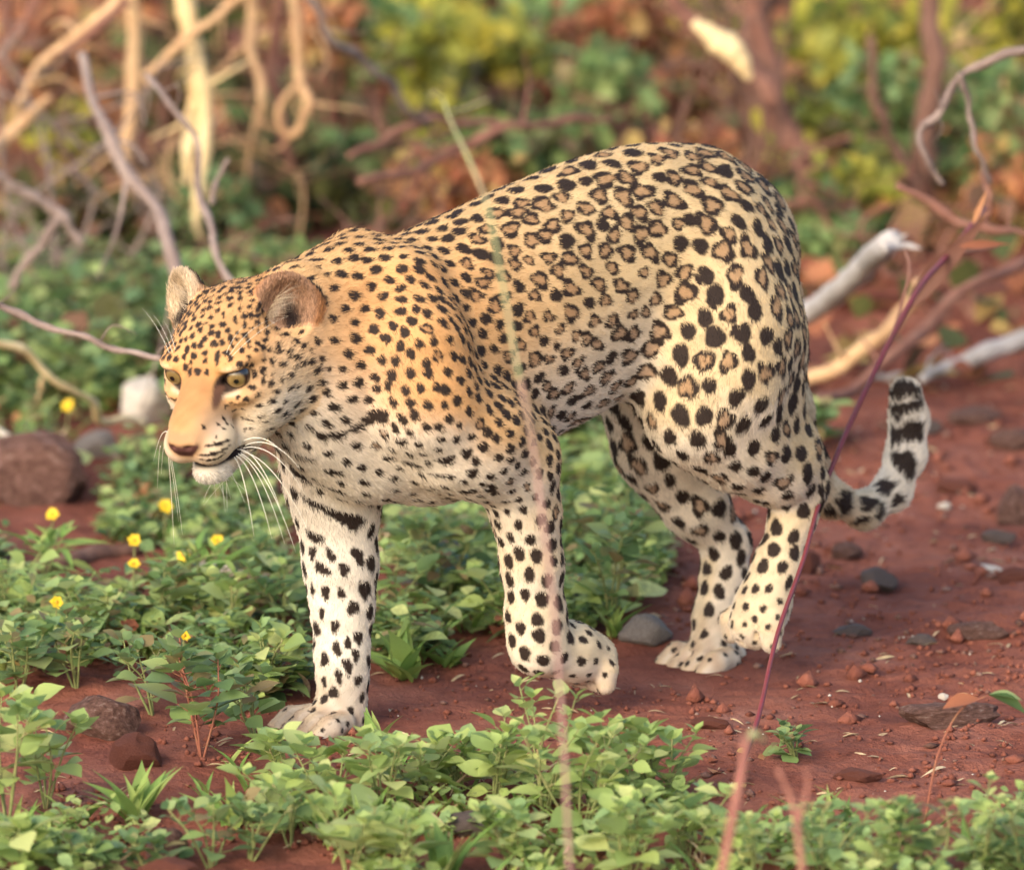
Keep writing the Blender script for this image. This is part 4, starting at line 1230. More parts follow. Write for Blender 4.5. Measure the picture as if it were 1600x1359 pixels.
# ---- yellow flowers
m_pet = mat_leaf('petal_yellow', [(.78, .52, .02), (.85, .60, .04)], .3)
m_dry = mat_mottle('flower_centre', [(.45, .22, .02), (.55, .30, .03)], 200, .8, .2)
def flower(px, py, label, dy=.02, d=.016):
    """flower head seen at px,py on a thin stem rooted in the cover"""
    b = at_ground(px, py + 85); head = at(px, py, b.y)
    root = empty('yellow_flower', b); tag(root, label, 'flower', 'small yellow flowers among the herbs')
    loc = head - b
    path = catmull([(0, 0, 0), (loc.x * .4, R3.gauss(0, .004), loc.z * .6), tuple(loc)], 4)
    mobj('stem', mesh_from('stem', *tube_geo(path, [.0011] * len(path), 5), m_stem, True), root)
    axis = Vector((R3.gauss(0, .3), -.8, .6)).normalized()
    V_, F_2 = tube_geo([loc - axis * .001, loc + axis * .002, loc + axis * .003], [.0028, .0026, .001], 7)
    hd_o = mobj('flower_head', mesh_from('flower_head', V_, F_2, m_dry, True), root)
    d = d * R3.uniform(.8, 1.15)
    for k in range(6):
        an = k * math.pi / 3 + R3.uniform(-.15, .15)
        s1 = axis.orthogonal().normalized(); s2 = axis.cross(s1)
        dv = s1 * math.cos(an) + s2 * math.sin(an) + axis * R3.uniform(.1, .5)
        o = put_leaf(hd_o, PET, loc, dv, d * .62 * R3.uniform(.85, 1.1), 1.1, 0, tuple(axis)); o.name = 'petal'
PET = leaf_mesh('petal', BROAD, m_pet)
for px, py, lab in [(82, 803, 'yellow flower in front of the brown boulder at the left'), (210, 845, 'yellow flower just above the brown log end'), (209, 881, 'yellow flower just below the log end'),
                    (286, 867, 'yellow flower left of the pale flat stone'), (339, 845, 'yellow flower straight above the pale flat stone'), (258, 790, 'yellow flower left below the chin'),
                    (287, 993, 'yellow flower above the red stemmed weed'), (106, 634, 'yellow flower beside the pale bent branch'), (88, 941, 'yellow flower at the far left among herbs'),
                    (295, 902, 'yellow flower lowest beside the pale flat stone')]:
    flower(px, py, lab, d=.017 if py < 960 else .015)
# ================================================================== stones, wood, stalks
R4 = random.Random(9)
m_grey = mat_mottle('grey_stone', [(.10, .086, .075), (.18, .155, .135), (.26, .23, .20)], 14, .9, .6, 60)
m_pale = mat_mottle('pale_stone', [(.36, .31, .25), (.50, .44, .36), (.60, .55, .47)], 14, .9, .5, 60)
m_brock = mat_mottle('brown_stone', [(.045, .024, .018), (.11, .055, .04), (.17, .09, .068), (.30, .23, .19)], 6, .95, .8, 40)
m_clod = mat_mottle('red_clod', [(.09, .032, .022), (.18, .060, .038), (.26, .10, .065)], 25, .95, .8, 90)
m_dark = mat_mottle('dark_stone', [(.045, .034, .028), (.085, .062, .052), (.13, .10, .085)], 20, .8, .5, 80)
m_bark = mat_mottle('bark_brown', [(.085, .045, .033), (.15, .08, .058), (.23, .135, .10)], 10, .95, .8, 40, stretch=(1, 1, .3))
m_bleach = mat_mottle('bark_bleached', [(.20, .18, .165), (.34, .315, .295), (.45, .42, .40)], 9, .9, .5, 50, stretch=(1, 1, 1))
m_mauve = mat_mottle('bark_mauve_grey', [(.12, .085, .072), (.20, .148, .126), (.30, .235, .20)], 14, .9, .6, 50)
m_tan = mat_mottle('bark_tan', [(.34, .19, .10), (.48, .30, .16), (.58, .41, .23)], 8, .9, .5, 40)
m_tanp = mat_mottle('bark_pale_tan', [(.50, .33, .16), (.66, .50, .26), (.74, .60, .36)], 8, .9, .5, 40)
m_pink = mat_mottle('bark_pinkish', [(.11, .050, .036), (.19, .088, .062), (.27, .145, .10)], 10, .9, .6, 40)

def rock_mesh(name, mat, seed, sub=3, rough=.28):
    rr = random.Random(seed)
    bm = bmesh.new(); bmesh.ops.create_icosphere(bm, subdivisions=sub, radius=1)
    sub = 4 if rough > .4 else sub
    cuts = [(Vector((rr.gauss(0, 1), rr.gauss(0, 1), rr.gauss(0, 1))).normalized(), rr.uniform(.62, .95)) for _ in range(12)]
    o1 = rr.uniform(0, 50)
    for v in bm.verts:
        c = v.co.copy()
        for n_, dd in cuts:
            e = c.dot(n_) - dd
            if e > 0: c -= n_ * e * .92
        k = 1 + rough * .35 * float(vnoise(c.x * 2.5 + o1, c.y * 2.5 + c.z * 2)) + rough * .25 * float(vnoise(c.x * 7 + o1, c.z * 7 + c.y * 5)) + rough * .16 * float(vnoise(c.x * 17 + o1, c.z * 15 + c.y * 13))
        v.co = c * k
    for f in bm.faces: f.smooth = False
    me = bpy.data.meshes.new(name); bm.to_mesh(me); bm.free(); me.materials.append(mat)
    return me
def rock(name, px, py, wpx, hpx, label, mat, seed, cat='stone', depth=None, y=None, rough=.28):
    """stone whose middle is seen at px,py"""
    base = at_ground(px, py + hpx * .38)
    k = S * (base - CAM).length / DIST
    sx, sz = wpx * .5 * k, hpx * .5 * k
    o = mobj(name, rock_mesh(name, mat, seed, 3, rough))
    o.scale = (sx * 1.12, depth or (sx + sz) * .55, sz * 1.2)
    o.location = (base.x, base.y + (depth or sx) * .2, base.z + sz * .55)
    o.rotation_euler = (0, 0, R4.uniform(-.5, .5))
    return tag(o, label, cat)
rock('boulder', 45, 735, 190, 130, 'brown weathered boulder at the left edge with dark hollow below', m_brock, 3, 'rock', rough=.5)
rock('boulder', 228, 625, 80, 95, 'pale grey boulder behind the leopard nose', m_pale, 5, 'rock')
rock('stone', 150, 695, 85, 50, 'bluish grey stone left of the leopard chin', m_grey, 6)
rock('stone', 5, 700, 40, 90, 'whitish stone against the left edge', m_pale, 8)
rock('stone', 355, 884, 95, 34, 'flat pale stone under the yellow flowers', m_pale, 9)
rock('stone', 735, 1287, 85, 38, 'dark flat stone at the bottom in front of the weeds', m_dark, 10)
rock('stone', 1370, 905, 62, 38, 'dark grey stone on red soil below the tail', m_dark, 12)
rock('stone', 1008, 985, 85, 50, 'blue grey stone behind the lifted paw', m_grey, 13)
rock('stone', 1260, 880, 50, 40, 'reddish stone right of the near hind leg', m_clod, 33)
rock('clod', 160, 1120, 110, 75, 'dark clod with grey top at the lower left', m_brock, 14, 'clod', rough=.5)
rock('clod', 215, 1175, 90, 60, 'crumbly red clod on the soil at lower left', m_clod, 15, 'clod', rough=.5)
rock('clod', 262, 1320, 60, 60, 'dark small clod at the bottom left', m_brock, 16, 'clod', rough=.5)
rock('clod', 265, 1362, 90, 60, 'brown clod cut by the bottom edge at the left', m_clod, 26, 'clod', rough=.5)
rock('clod', 1590, 790, 60, 70, 'dark clod at the right edge below the logs', m_brock, 17, 'clod', rough=.5)
rock('clod', 1480, 1120, 150, 40, 'low dark ridge of soil left of the drooping sprig leaves', m_brock, 18, 'clod', rough=.5)
rock('pebble', 1474, 1088, 16, 12, 'tiny white pebble on the red soil', m_pale, 19)
rock('pebble', 1545, 888, 48, 14, 'flat whitish chip on the red soil at the right', m_pale, 20)
rock('pebble', 1475, 790, 20, 14, 'tiny pale pebble below the tail tip', m_pale, 21)

for k_, (px, py, w_, h_, lab, mt) in enumerate([(1440, 665, 60, 26, 'dark embedded stone right of the tail tip', m_dark), (1520, 650, 90, 30, 'brown embedded stone below the whitish log', m_brock), (1585, 690, 70, 34, 'dark brown stone at the right edge under the log', m_brock),
        (1330, 985, 60, 22, 'flat dark stone right of the near hind paw', m_dark), (1530, 985, 90, 26, 'flat brown stone on the open red soil at the right', m_brock), (1440, 1000, 50, 20, 'small dark stone in the middle of the red soil', m_dark),
        (1590, 900, 60, 26, 'reddish stone cut by the right edge', m_clod), (1495, 760, 60, 26, 'reddish lump on the slope behind the tail', m_clod), (1560, 840, 50, 22, 'dark lump above the flat whitish chip', m_dark),
        (1320, 860, 50, 30, 'dark stone under the tail bend', m_brock), (1110, 1130, 60, 20, 'reddish flat lump in front of the hind paws', m_clod), (1340, 1210, 80, 22, 'reddish ridge right of the small lone weed', m_clod)]):
    rock('stone', px, py, w_, h_, lab, mt, 60 + k_, rough=.5)
# crumbs of soil, grit and broken straw on the bare ground
def crumbs(name, label, mat, poly, n, r0, r1):
    base = ground_many(poly_pts(poly, n))
    ico = [(0, 0, 1), (.9, 0, .35), (.28, .85, .35), (-.72, .53, .35), (-.72, -.53, .35), (.28, -.85, .35), (0, 0, -.4)]
    T = np.array(ico); Ft = np.array([(0, 1, 2), (0, 2, 3), (0, 3, 4), (0, 4, 5), (0, 5, 1), (6, 2, 1), (6, 3, 2), (6, 4, 3), (6, 5, 4), (6, 1, 5)])
    r = r0 + (r1 - r0) * NR.random(n) ** 3
    V = base[:, None] + r[:, None, None] * (T[None] * NR.uniform(.6, 1.3, (n, 7, 1))) * NR.uniform(.7, 1.2, (n, 1, 3))
    F = (Ft[None] + (np.arange(n) * 7)[:, None, None]).reshape(-1, 3)
    tag(mobj(name, np_mesh(name, V.reshape(-1, 3), F, mat, False)), label, 'soil crumbs', kind='stuff')
BARE = [(990, 860), (1280, 600), (1620, 560), (1640, 1300), (1130, 1300), (1000, 1120), (600, 1130), (600, 1040)]
crumbs('gravel', 'red soil crumbs scattered over the bare ground', m_clod, BARE, 3000, .0010, .0075)
crumbs('gravel', 'dark crumbs of earth on the red ground', m_brock, BARE, 420, .0012, .011)
crumbs('clods', 'lumps of red earth on the bare ground', m_clod, [(1010, 900), (1290, 640), (1620, 580), (1640, 1300), (1180, 1290), (1040, 1120)], 130, .006, .024)
crumbs('gravel', 'pale grit on the red ground', m_pale, BARE, 170, .0008, .004)
crumbs('gravel', 'soil crumbs at the lower left', m_clod, [(40, 1140), (440, 1110), (720, 1180), (780, 1359), (30, 1330)], 1100, .0010, .0085)
n = 420
base = ground_many(np.vstack([poly_pts(BARE, 260), poly_pts([(40, 1140), (440, 1110), (1150, 1200), (1150, 1359), (30, 1330)], 160)]))
base[:, 2] += .0025
ang = NR.uniform(0, 6.28, n)
Vs, Fs = leaf_cloud(LANCE, base, np.stack([np.cos(ang), np.sin(ang), NR.normal(0, .12, n)], 1), NR.uniform(.008, .042, n), None, .55)
tag(mobj('debris', np_mesh('debris', Vs, Fs, m_straw, False)), 'bits of dry straw lying on the red soil', 'straw', kind='stuff')
n = 150
base = ground_many(poly_pts([(560, 1130), (1180, 1150), (1300, 1300), (1130, 1359), (560, 1359)], n)); base[:, 2] += .004
ang = NR.uniform(0, 6.28, n)
Vs, Fs = leaf_cloud(OVATE, base, np.stack([np.cos(ang), np.sin(ang), NR.normal(0, .2, n)], 1), NR.uniform(.008, .022, n))
tag(mobj('leaf_litter', np_mesh('leaf_litter', Vs, Fs, m_rust, False)), 'small fallen rusty leaves between the weeds', 'leaf litter', kind='stuff')

# ---- wood
def branch_pts(pts, y):
    """pts: photo positions (px, py) -> world, y metres behind the animal (number or start/end pair)"""
    n = len(pts)
    ya, yb = (y if isinstance(y, tuple) else (y, y))
    return [at(p[0], p[1], ya + (yb - ya) * i / (n - 1) + R4.gauss(0, .01)) for i, p in enumerate(pts)]
def branch(name, pts, y, rpx, mat, parent=None, origin=None, seg=8, bump=.13, twigs=0, crook=1.0):
    W = branch_pts(pts, y)
    P = catmull([tuple(p) for p in W], 8)
    k = S * (W[0] - CAM).length / DIST
    m = len(P)
    rr = np.interp(np.linspace(0, 1, m), np.linspace(0, 1, len(rpx)), rpx) * k
    o0 = Vector(origin) if origin is not None else Vector(P[0])
    L_tot = sum(np.linalg.norm(np.diff(P, axis=0), axis=1))
    amp = min(.012, L_tot * .02) * crook
    bs = crook * (1.0 if max(rpx) < 12 else .3)
    amp *= (1.0 if max(rpx) < 12 else .5)
    ph = [R4.uniform(0, 6.28) for _ in range(6)]
    tt = np.linspace(0, 1, m)
    for a_ in range(3):      # crooked growth
        P[:, a_] += amp * (np.sin(tt * 9 + ph[a_]) * .6 + np.sin(tt * 23 + ph[a_ + 3]) * .4) * np.minimum(1, tt * 4)
    rr = rr * (1 + bs * .14 * np.sin(tt * 17 + ph[0]) + bs * .08 * np.sin(tt * 41 + ph[1]))
    ge = Geo()
    ge.add(*tube_geo([Vector(p) - o0 for p in P], list(rr), seg, R4, bump))
    for _ in range(twigs):   # short side twigs and stubs
        i = R4.randrange(2, m - 1)
        d = (Vector(P[i]) - Vector(P[i - 1])).normalized()
        sd = (d * R4.uniform(.2, .9) + Vector((R4.gauss(0, 1), R4.gauss(0, .6), R4.gauss(.2, 1))).normalized()).normalized()
        ln = L_tot * R4.uniform(.06, .26)
        q0 = Vector(P[i]) - o0
        q1 = q0 + sd * ln * .5 + Vector((R4.gauss(0, .1), R4.gauss(0, .1), R4.gauss(0, .1))) * ln
        q2 = q0 + sd * ln + Vector((R4.gauss(0, .2), R4.gauss(0, .2), R4.gauss(0, .2))) * ln
        tp_ = catmull([tuple(q0), tuple(q1), tuple(q2)], 4)
        r_ = max(.0012, rr[i] * R4.uniform(.3, .5))
        ge.add(*tube_geo(tp_, [r_ * (1 - .75 * j / (len(tp_) - 1)) for j in range(len(tp_))], 5, R4, .1))
    return mobj(name, ge.mesh(name, mat, True), parent, None if parent else o0)
def yg(px, py): return at_ground(px, py).y
def wood(label, parts, mat, cat='branch', name='dead_branch', twigs=4):
    """one piece of dead wood; the first path is the main limb, forks are its parts"""
    main = branch(name, parts[0][0], parts[0][1], parts[0][2], mat, twigs=twigs)
    tag(main, label, cat)
    for pts, y, r in parts[1:]:
        branch('fork', pts, y, r, mat, main, main.location)
    return main
wood('mauve grey dead branch curving down to the far ear', [([(128, 85), (150, 165), (190, 240), (230, 310), (262, 385), (285, 520), (300, 620)], (2.0, 1.5), [8, 10, 11, 10, 10])], m_mauve)
wood('thin grey branch with a short fork above the leopard head', [([(228, 118), (265, 165), (300, 232), (320, 300), (338, 375), (362, 440), (385, 540), (395, 640)], (1.7, 1.2), [4, 5, 6, 6]), ([(330, 320), (340, 280), (358, 248)], 1.5, [5, 4, 4])], m_mauve)
wood('thin mauve twig reaching from the left edge to the brow', [([(-60, 440), (0, 470), (60, 500), (130, 535), (190, 548), (260, 552)], (.75, .55), [6, 6, 5, 5])], m_mauve)
wood('pale tan bent branch at the left ending at the boulder', [([(-80, 440), (-10, 515), (60, 570), (130, 635), (170, 650), (240, 656)], (1.25, 1.7), [7, 6, 6, 7])], m_tanp, twigs=1)
wood('short dry twig below the pale bent branch', [([(66, 590), (54, 640), (35, 672)], yg(35, 672), [3, 4, 4])], m_tan)
wood('brown log lying among herbs at the left', [([(30, 892), (90, 880), (150, 868), (215, 856)], (yg(30, 900), yg(215, 868)), [9, 13, 15, 9])], m_bark, 'log', 'fallen_log', 2)
wood('bleached white log with broken end behind the rump', [([(1180, 540), (1240, 503), (1290, 468), (1345, 422), (1388, 380)], (yg(1180, 560), 1.5), [19, 19, 18, 19, 18]), ([(1372, 398), (1402, 375), (1416, 366)], 1.5, [10, 6, 1]), ([(1378, 388), (1410, 384), (1440, 388)], 1.48, [9, 6, 1])], m_bleach, 'log', 'fallen_log', 0)
wood('tan curved log below the bleached log', [([(1225, 605), (1260, 592), (1320, 568), (1375, 525), (1418, 478), (1440, 440)], (2.0, 1.9), [11, 12, 13, 12, 10])], m_tan, 'log', 'fallen_log', 2)
wood('whitish log at the right edge behind the tail tip', [([(1440, 592), (1480, 575), (1540, 552), (1620, 525)], (2.0, 2.1), [8, 12, 15, 16]), ([(1350, 590), (1400, 588), (1460, 580)], yg(1400, 595), [4, 6, 7])], m_bleach, 'log', 'fallen_log', 2)
wood('thin grey hooked twig at the upper right', [([(1640, 75), (1560, 90), (1505, 112), (1465, 172), (1443, 215), (1450, 255), (1470, 285)], 1.3, [7, 7, 6, 6, 4]), ([(1500, 115), (1515, 180), (1530, 240), (1545, 290)], 1.3, [5, 4, 4])], m_mauve)
wood('long thin reddish branch crossing behind the back', [([(560, 285), (640, 262), (720, 232), (800, 205), (880, 188), (960, 178)], (2.3, 2.6), [6, 8, 8, 7, 5])], m_pink)
wood('thin reddish branch above the long crossing one', [([(545, 245), (600, 215), (660, 195), (720, 188), (800, 195)], (2.4, 2.6), [5, 7, 7, 5])], m_pink)
wood('slanting thin branch in the upper middle', [([(470, -20), (520, 50), (580, 110), (620, 150), (680, 200)], (2.2, 2.5), [6, 6, 7, 6, 4])], m_mauve)
wood('mauve branch leaning at the far left', [([(-20, 265), (40, 300), (95, 340), (130, 380)], 2.0, [8, 9, 9, 6]), ([(95, 340), (50, 400), (15, 450)], 2.0, [8, 8, 7])], m_mauve)

# hanging dry limbs of the tree at the upper left, all from one bough
t0_ = at(-260, 560, 3.0); t0_.z = ghf(t0_.x, t0_.y)
root = empty('dry_tree', t0_); tag(root, 'dry tree with pale hanging limbs at the upper left', 'tree')
branch('trunk', [(-260, 620), (-250, 400), (-230, 150), (-190, -60), (-120, -160)], 3.0, [46, 40, 36, 30, 24], m_tan, root, t0_, 12)
branch('bough', [(-200, -40), (-80, -110), (80, -120), (260, -100), (420, -90), (560, -120), (760, -180)], 3.0, [26, 24, 22, 22, 20, 16, 10], m_tan, root, t0_, 10)
tw_ = 7
for pts, y, r, mt in [([(198, -110), (205, 0), (210, 80), (206, 180), (196, 260), (205, 310)], 2.9, [16, 17, 17, 15, 10], m_tan),
                      ([(275, -110), (288, 0), (302, 80), (308, 150), (296, 230), (288, 290)], 2.8, [21, 21, 20, 17, 10], m_tanp),
                      ([(296, 40), (318, 150), (318, 240), (308, 330), (312, 380)], 2.8, [15, 17, 15, 12, 6], m_tanp),
                      ([(395, -100), (396, 0), (394, 80), (408, 150), (404, 200)], 2.9, [14, 14, 12, 10, 8], m_tan),
                      ([(450, -100), (458, 0), (464, 70), (466, 130), (482, 160), (476, 195), (452, 208), (438, 185), (442, 150), (464, 128)], 2.85, [11, 11, 10, 9, 9], m_tan),
                      ([(430, -100), (436, 0), (428, 100), (440, 200), (455, 270)], 2.95, [12, 13, 14, 14, 8], m_pink),
                      ([(420, -30), (370, 0), (310, 45), (240, 110), (225, 130)], 2.75, [9, 10, 10, 9, 6], m_tan),
                      ([(230, -60), (160, 20), (90, 80), (40, 140), (20, 200)], 2.8, [12, 12, 12, 10, 6], m_tan),
                      ([(200, 0), (140, 55), (80, 90)], 2.7, [11, 12, 9], m_pink),
                      ([(-40, 250), (0, 222), (40, 188), (78, 150)], 2.6, [17, 17, 16, 12], m_tan),
                      ([(210, 190), (190, 240), (205, 280), (225, 310)], 2.9, [13, 15, 14, 6], m_tan),
                      ([(90, -100), (60, 0), (20, 60), (-20, 130)], 2.9, [12, 11, 10, 9], m_pink),
                      ([(20, -90), (10, 40), (2, 150), (8, 260)], 3.0, [12, 11, 10, 8], m_pink)]:
    branch('branch', pts, y, [q_ * .72 for q_ in r[:-1]] + [r[-1] * .3], mt, root, t0_, twigs=tw_, crook=.55)

# trunks at the upper right
def trunk(label, pts, y, r, mat, forks=()):
    p0 = branch_pts([pts[0]], (y, y))[0] if False else at(pts[0][0], pts[0][1], y)
    p0.z = min(p0.z, ghf(p0.x, p0.y))
    rt = empty('thicket_tree', p0); tag(rt, label, 'tree')
    branch('trunk', pts, y, r, mat, rt, p0, 10, .16, 5)
    for fp, fr in forks: branch('branch', fp, y - .05, fr, mat, rt, p0, 8, .16, 4)
trunk('leaning reddish trunk left of the dark one at the upper right', [(1275, 420), (1255, 290), (1222, 180), (1195, 80), (1165, -40), (1140, -140)], 3.2, [22, 21, 21, 20, 18, 14], m_pink,
      [([(1215, 160), (1150, 90), (1085, 40), (1020, -40)], [20, 20, 17, 12])])
trunk('dark brown trunk at the upper right', [(1240, 440), (1225, 320), (1200, 220), (1180, 120), (1185, 20), (1210, -80)], 3.5, [28, 27, 25, 22, 20, 16], m_bark)
trunk('upright red brown trunk near the right edge', [(1430, 450), (1438, 330), (1446, 220), (1456, 110), (1452, 0), (1460, -120)], 3.1, [22, 20, 19, 18, 16, 12], m_bark,
      [([(1440, 300), (1400, 240), (1370, 160), (1365, 60)], [10, 9, 8, 6])])
wood('short sunlit pale limb hanging at the upper right', [([(1085, 35), (1120, 62), (1150, 85), (1172, 125)], 2.7, [7, 20, 21, 5])], m_tanp)
wood('reddish twig crossing right of the upright trunk', [([(1400, 290), (1450, 315), (1500, 345), (1560, 360), (1620, 372)], 1.4, [5, 7, 8, 7, 5]), ([(1540, 355), (1545, 310), (1535, 270)], 1.4, [7, 5, 3])], m_pink)
wood('rusty fallen branch at the far right', [([(1250, 640), (1330, 600), (1460, 500), (1560, 430), (1640, 390)], (1.6, 2.2), [7, 9, 10, 9, 7])], m_pink)

# ---- shrubs of the thicket behind
def shrub(px, py, wpx, hpx, y, label, mat, n, lsize, tmpl=OVATE, smat=None, stems=14):
    """leafy mass centred on px,py at depth y, standing on its own stems"""
    c = at(px, py, y); k = S * (c - CAM).length / DIST
    rx, rz = wpx * .5 * k, hpx * .5 * k
    b = Vector((c.x, c.y + .05, ghf(c.x, c.y + .05)))
    rt = empty('shrub', b); tag(rt, label, 'shrub')
    cl = [(NR.normal(0, .45, 3), NR.uniform(.25, .55)) for _ in range(9)]
    n = int(n * 1.5)
    pos = []
    while len(pos) < n:
        m_, s_ = cl[int(NR.integers(len(cl)))]
        q = m_ + NR.normal(0, s_ * .6, 3)
        if (q * q).sum() < 1.5: pos.append(q)
    pos = np.array(pos) * np.array((rx, (rx + rz) * .38, rz)) + np.array(c - b)
    pos[:, 2] = np.maximum(pos[:, 2], gh(pos[:, 0] + b.x, pos[:, 1] + b.y) - b.z + .01)
    dr = NR.normal(0, 1, (n, 3)); dr[:, 2] -= .25
    V, F = leaf_cloud(tmpl, pos, dr, lsize * .8 * NR.uniform(.5, 1.4, n), NR.normal(0, 1, (n, 3)) + np.array((0, -.5, .8)))
    mobj('foliage', np_mesh('foliage', V, F, mat, False), rt)
    st = Geo()
    for _ in range(stems):
        e = pos[int(NR.integers(n))]
        mid = e * .5 + NR.normal(0, .06, 3) * (rx + rz)
        P = catmull([(R4.gauss(0, .02), R4.gauss(0, .02), -.02), tuple(mid), tuple(e)], 5)
        st.add(*tube_geo(P, [R4.choice((.004, .006, .009)) * (1 - .7 * i / (len(P) - 1)) for i in range(len(P))], 6))
    mobj('stems', st.mesh('stems', smat or R4.choice((m_bark, m_pink, m_tan, m_mauve)), True), rt)
    return rt
SH = [(690, 30, 260, 150, 4.6, 'bright yellow green shrub at the top middle', m_yel, 170, .055), (840, 110, 300, 260, 5.4, 'olive shrub behind the rump at the top middle', m_olive, 420, .06),
      (1010, 110, 240, 230, 5.0, 'yellow leaved shrub above the rump', m_yel, 230, .055), (930, 180, 330, 150, 4.2, 'rusty shrub just above the arched back', m_rust, 330, .05),
      (620, 180, 330, 260, 4.6, 'dark olive shrub in the upper middle', m_olive, 520, .055), (560, 60, 240, 220, 5.2, 'rusty shrub at the top left of the middle', m_rust, 260, .06),
      (430, 330, 420, 220, 3.3, 'olive green shrub behind the shoulders', m_olive, 620, .05), (560, 300, 340, 180, 3.6, 'green shrub behind the withers', m_dgreen, 380, .05),
      (180, 400, 420, 200, 3.0, 'dark shrub behind the far ear', m_olive, 560, .048), (60, 300, 300, 320, 3.8, 'rusty brown shrub at the left edge', m_rust, 420, .055),
      (90, 150, 360, 300, 4.8, 'rusty shrub behind the hanging limbs at the upper left', m_rust, 460, .06), (330, 180, 300, 320, 4.4, 'dark olive shrub behind the hanging limbs', m_olive, 480, .055),
      (100, 210, 90, 100, 3.4, 'small yellow green shrub among the hanging limbs', m_yel, 60, .045), (120, 545, 300, 110, 2.7, 'low green shrub left of the leopard face', m_dgreen, 380, .04),
      (1330, 130, 240, 260, 4.4, 'yellow green shrub between the two upper right trunks', m_yel, 330, .055), (1300, 330, 260, 280, 3.6, 'olive green shrub behind the rump at the right', m_olive, 520, .05),
      (1330, 420, 260, 160, 3.0, 'dark green shrub behind the bleached log', m_dgreen, 380, .045), (1560, 160, 220, 260, 4.2, 'yellow green shrub at the upper right edge', m_yel, 300, .055),
      (1530, 60, 260, 160, 5.2, 'olive shrub at the top right corner', m_olive, 320, .06), (1520, 370, 260, 240, 3.2, 'rusty shrub at the right edge above the logs', m_rust, 380, .045),
      (1480, 260, 240, 200, 3.8, 'olive shrub right of the upright trunk', m_olive, 340, .05), (1130, 170, 200, 200, 4.0, 'rusty shrub around the leaning trunk', m_rust, 260, .05),
      (1180, 20, 300, 160, 5.6, 'olive shrub behind the trunks at the top', m_olive, 320, .065), (800, 240, 320, 160, 3.6, 'dark green shrub close behind the back', m_olive, 360, .05),
      (1500, 450, 180, 120, 3.0, 'small green shrub above the whitish log', m_dgreen, 180, .04), (480, 170, 160, 160, 4.0, 'small green shrub right of the looped limb', m_dgreen, 140, .05),
      (260, 20, 420, 160, 5.6, 'rusty shrub along the top left', m_rust, 380, .065)]
SH += [(760, 70, 200, 150, 4.0, 'sparse yellow shrub above the withers', m_yel, 120, .05), (1090, 60, 160, 150, 4.4, 'sparse yellow shrub left of the leaning trunk', m_yel, 110, .05),
       (1270, 210, 200, 120, 3.4, 'pale yellow green shrub right of the leaning trunk', m_yel, 130, .045), (940, 60, 220, 160, 4.6, 'sunlit yellow shrub at the top centre', m_yel, 150, .055),
       (480, 430, 260, 110, 2.4, 'low green shrub just behind the nape', m_dgreen, 160, .04), (230, 480, 240, 120, 2.9, 'low green shrub behind the brow', m_green, 150, .04),
       (720, 290, 260, 110, 2.9, 'low rusty shrub behind the middle of the back', m_rust, 150, .042), (1290, 390, 160, 140, 2.8, 'light green shrub just right of the rump', m_green, 110, .042),
       (1570, 300, 160, 160, 3.0, 'rusty shrub against the right edge', m_rust, 140, .045), (620, 60, 140, 120, 3.8, 'light green shrub right of the slanting branch', m_green, 80, .05),
       (980, 40, 200, 120, 3.8, 'orange shrub at the top above the rump', m_rust, 140, .05), (520, 30, 200, 120, 3.8, 'orange shrub at the top right of the looped limb', m_rust, 130, .05),
       (1120, 260, 220, 120, 3.0, 'rusty shrub right above the hips', m_rust, 150, .042), (50, 60, 240, 140, 3.6, 'orange shrub in the top left corner', m_rust, 150, .05)]
SH += [(1380, 60, 240, 200, 4.0, 'dense yellow green shrub at the top right of the dark trunk', m_yel, 260, .05), (1590, 60, 160, 220, 3.6, 'yellow shrub in the right top corner', m_yel, 160, .05),
       (880, 30, 200, 140, 4.2, 'light green shrub at the top over the back', m_green, 140, .05), (1330, 300, 180, 160, 3.0, 'yellow green shrub between bleached log and trunk', m_yel, 130, .042),
       (680, 90, 220, 160, 3.6, 'yellow shrub above the shoulder hump', m_yel, 130, .048)]
SH += [(820, 230, 260, 130, 3.0, 'dark green shrub close behind the middle of the back', m_dgreen, 260, .045), (700, 210, 240, 160, 3.4, 'olive yellow shrub behind the dip of the back', m_yel, 160, .045),
       (1230, 330, 160, 160, 2.9, 'dark green shrub touching the rump outline', m_dgreen, 200, .042), (400, 420, 220, 90, 2.5, 'low green shrub behind the crown of the head', m_green, 130, .038),
       (1400, 180, 180, 240, 3.3, 'green shrub left of the upright trunk', m_green, 180, .045), (1530, 210, 180, 200, 3.2, 'light green shrub below the hooked twig', m_green, 160, .045),
       (330, 330, 200, 140, 3.0, 'green shrub among the lower hanging limbs', m_green, 130, .042), (950, 110, 240, 140, 3.6, 'green shrub over the highest part of the back', m_green, 150, .048)]
for a in SH: shrub(*a)
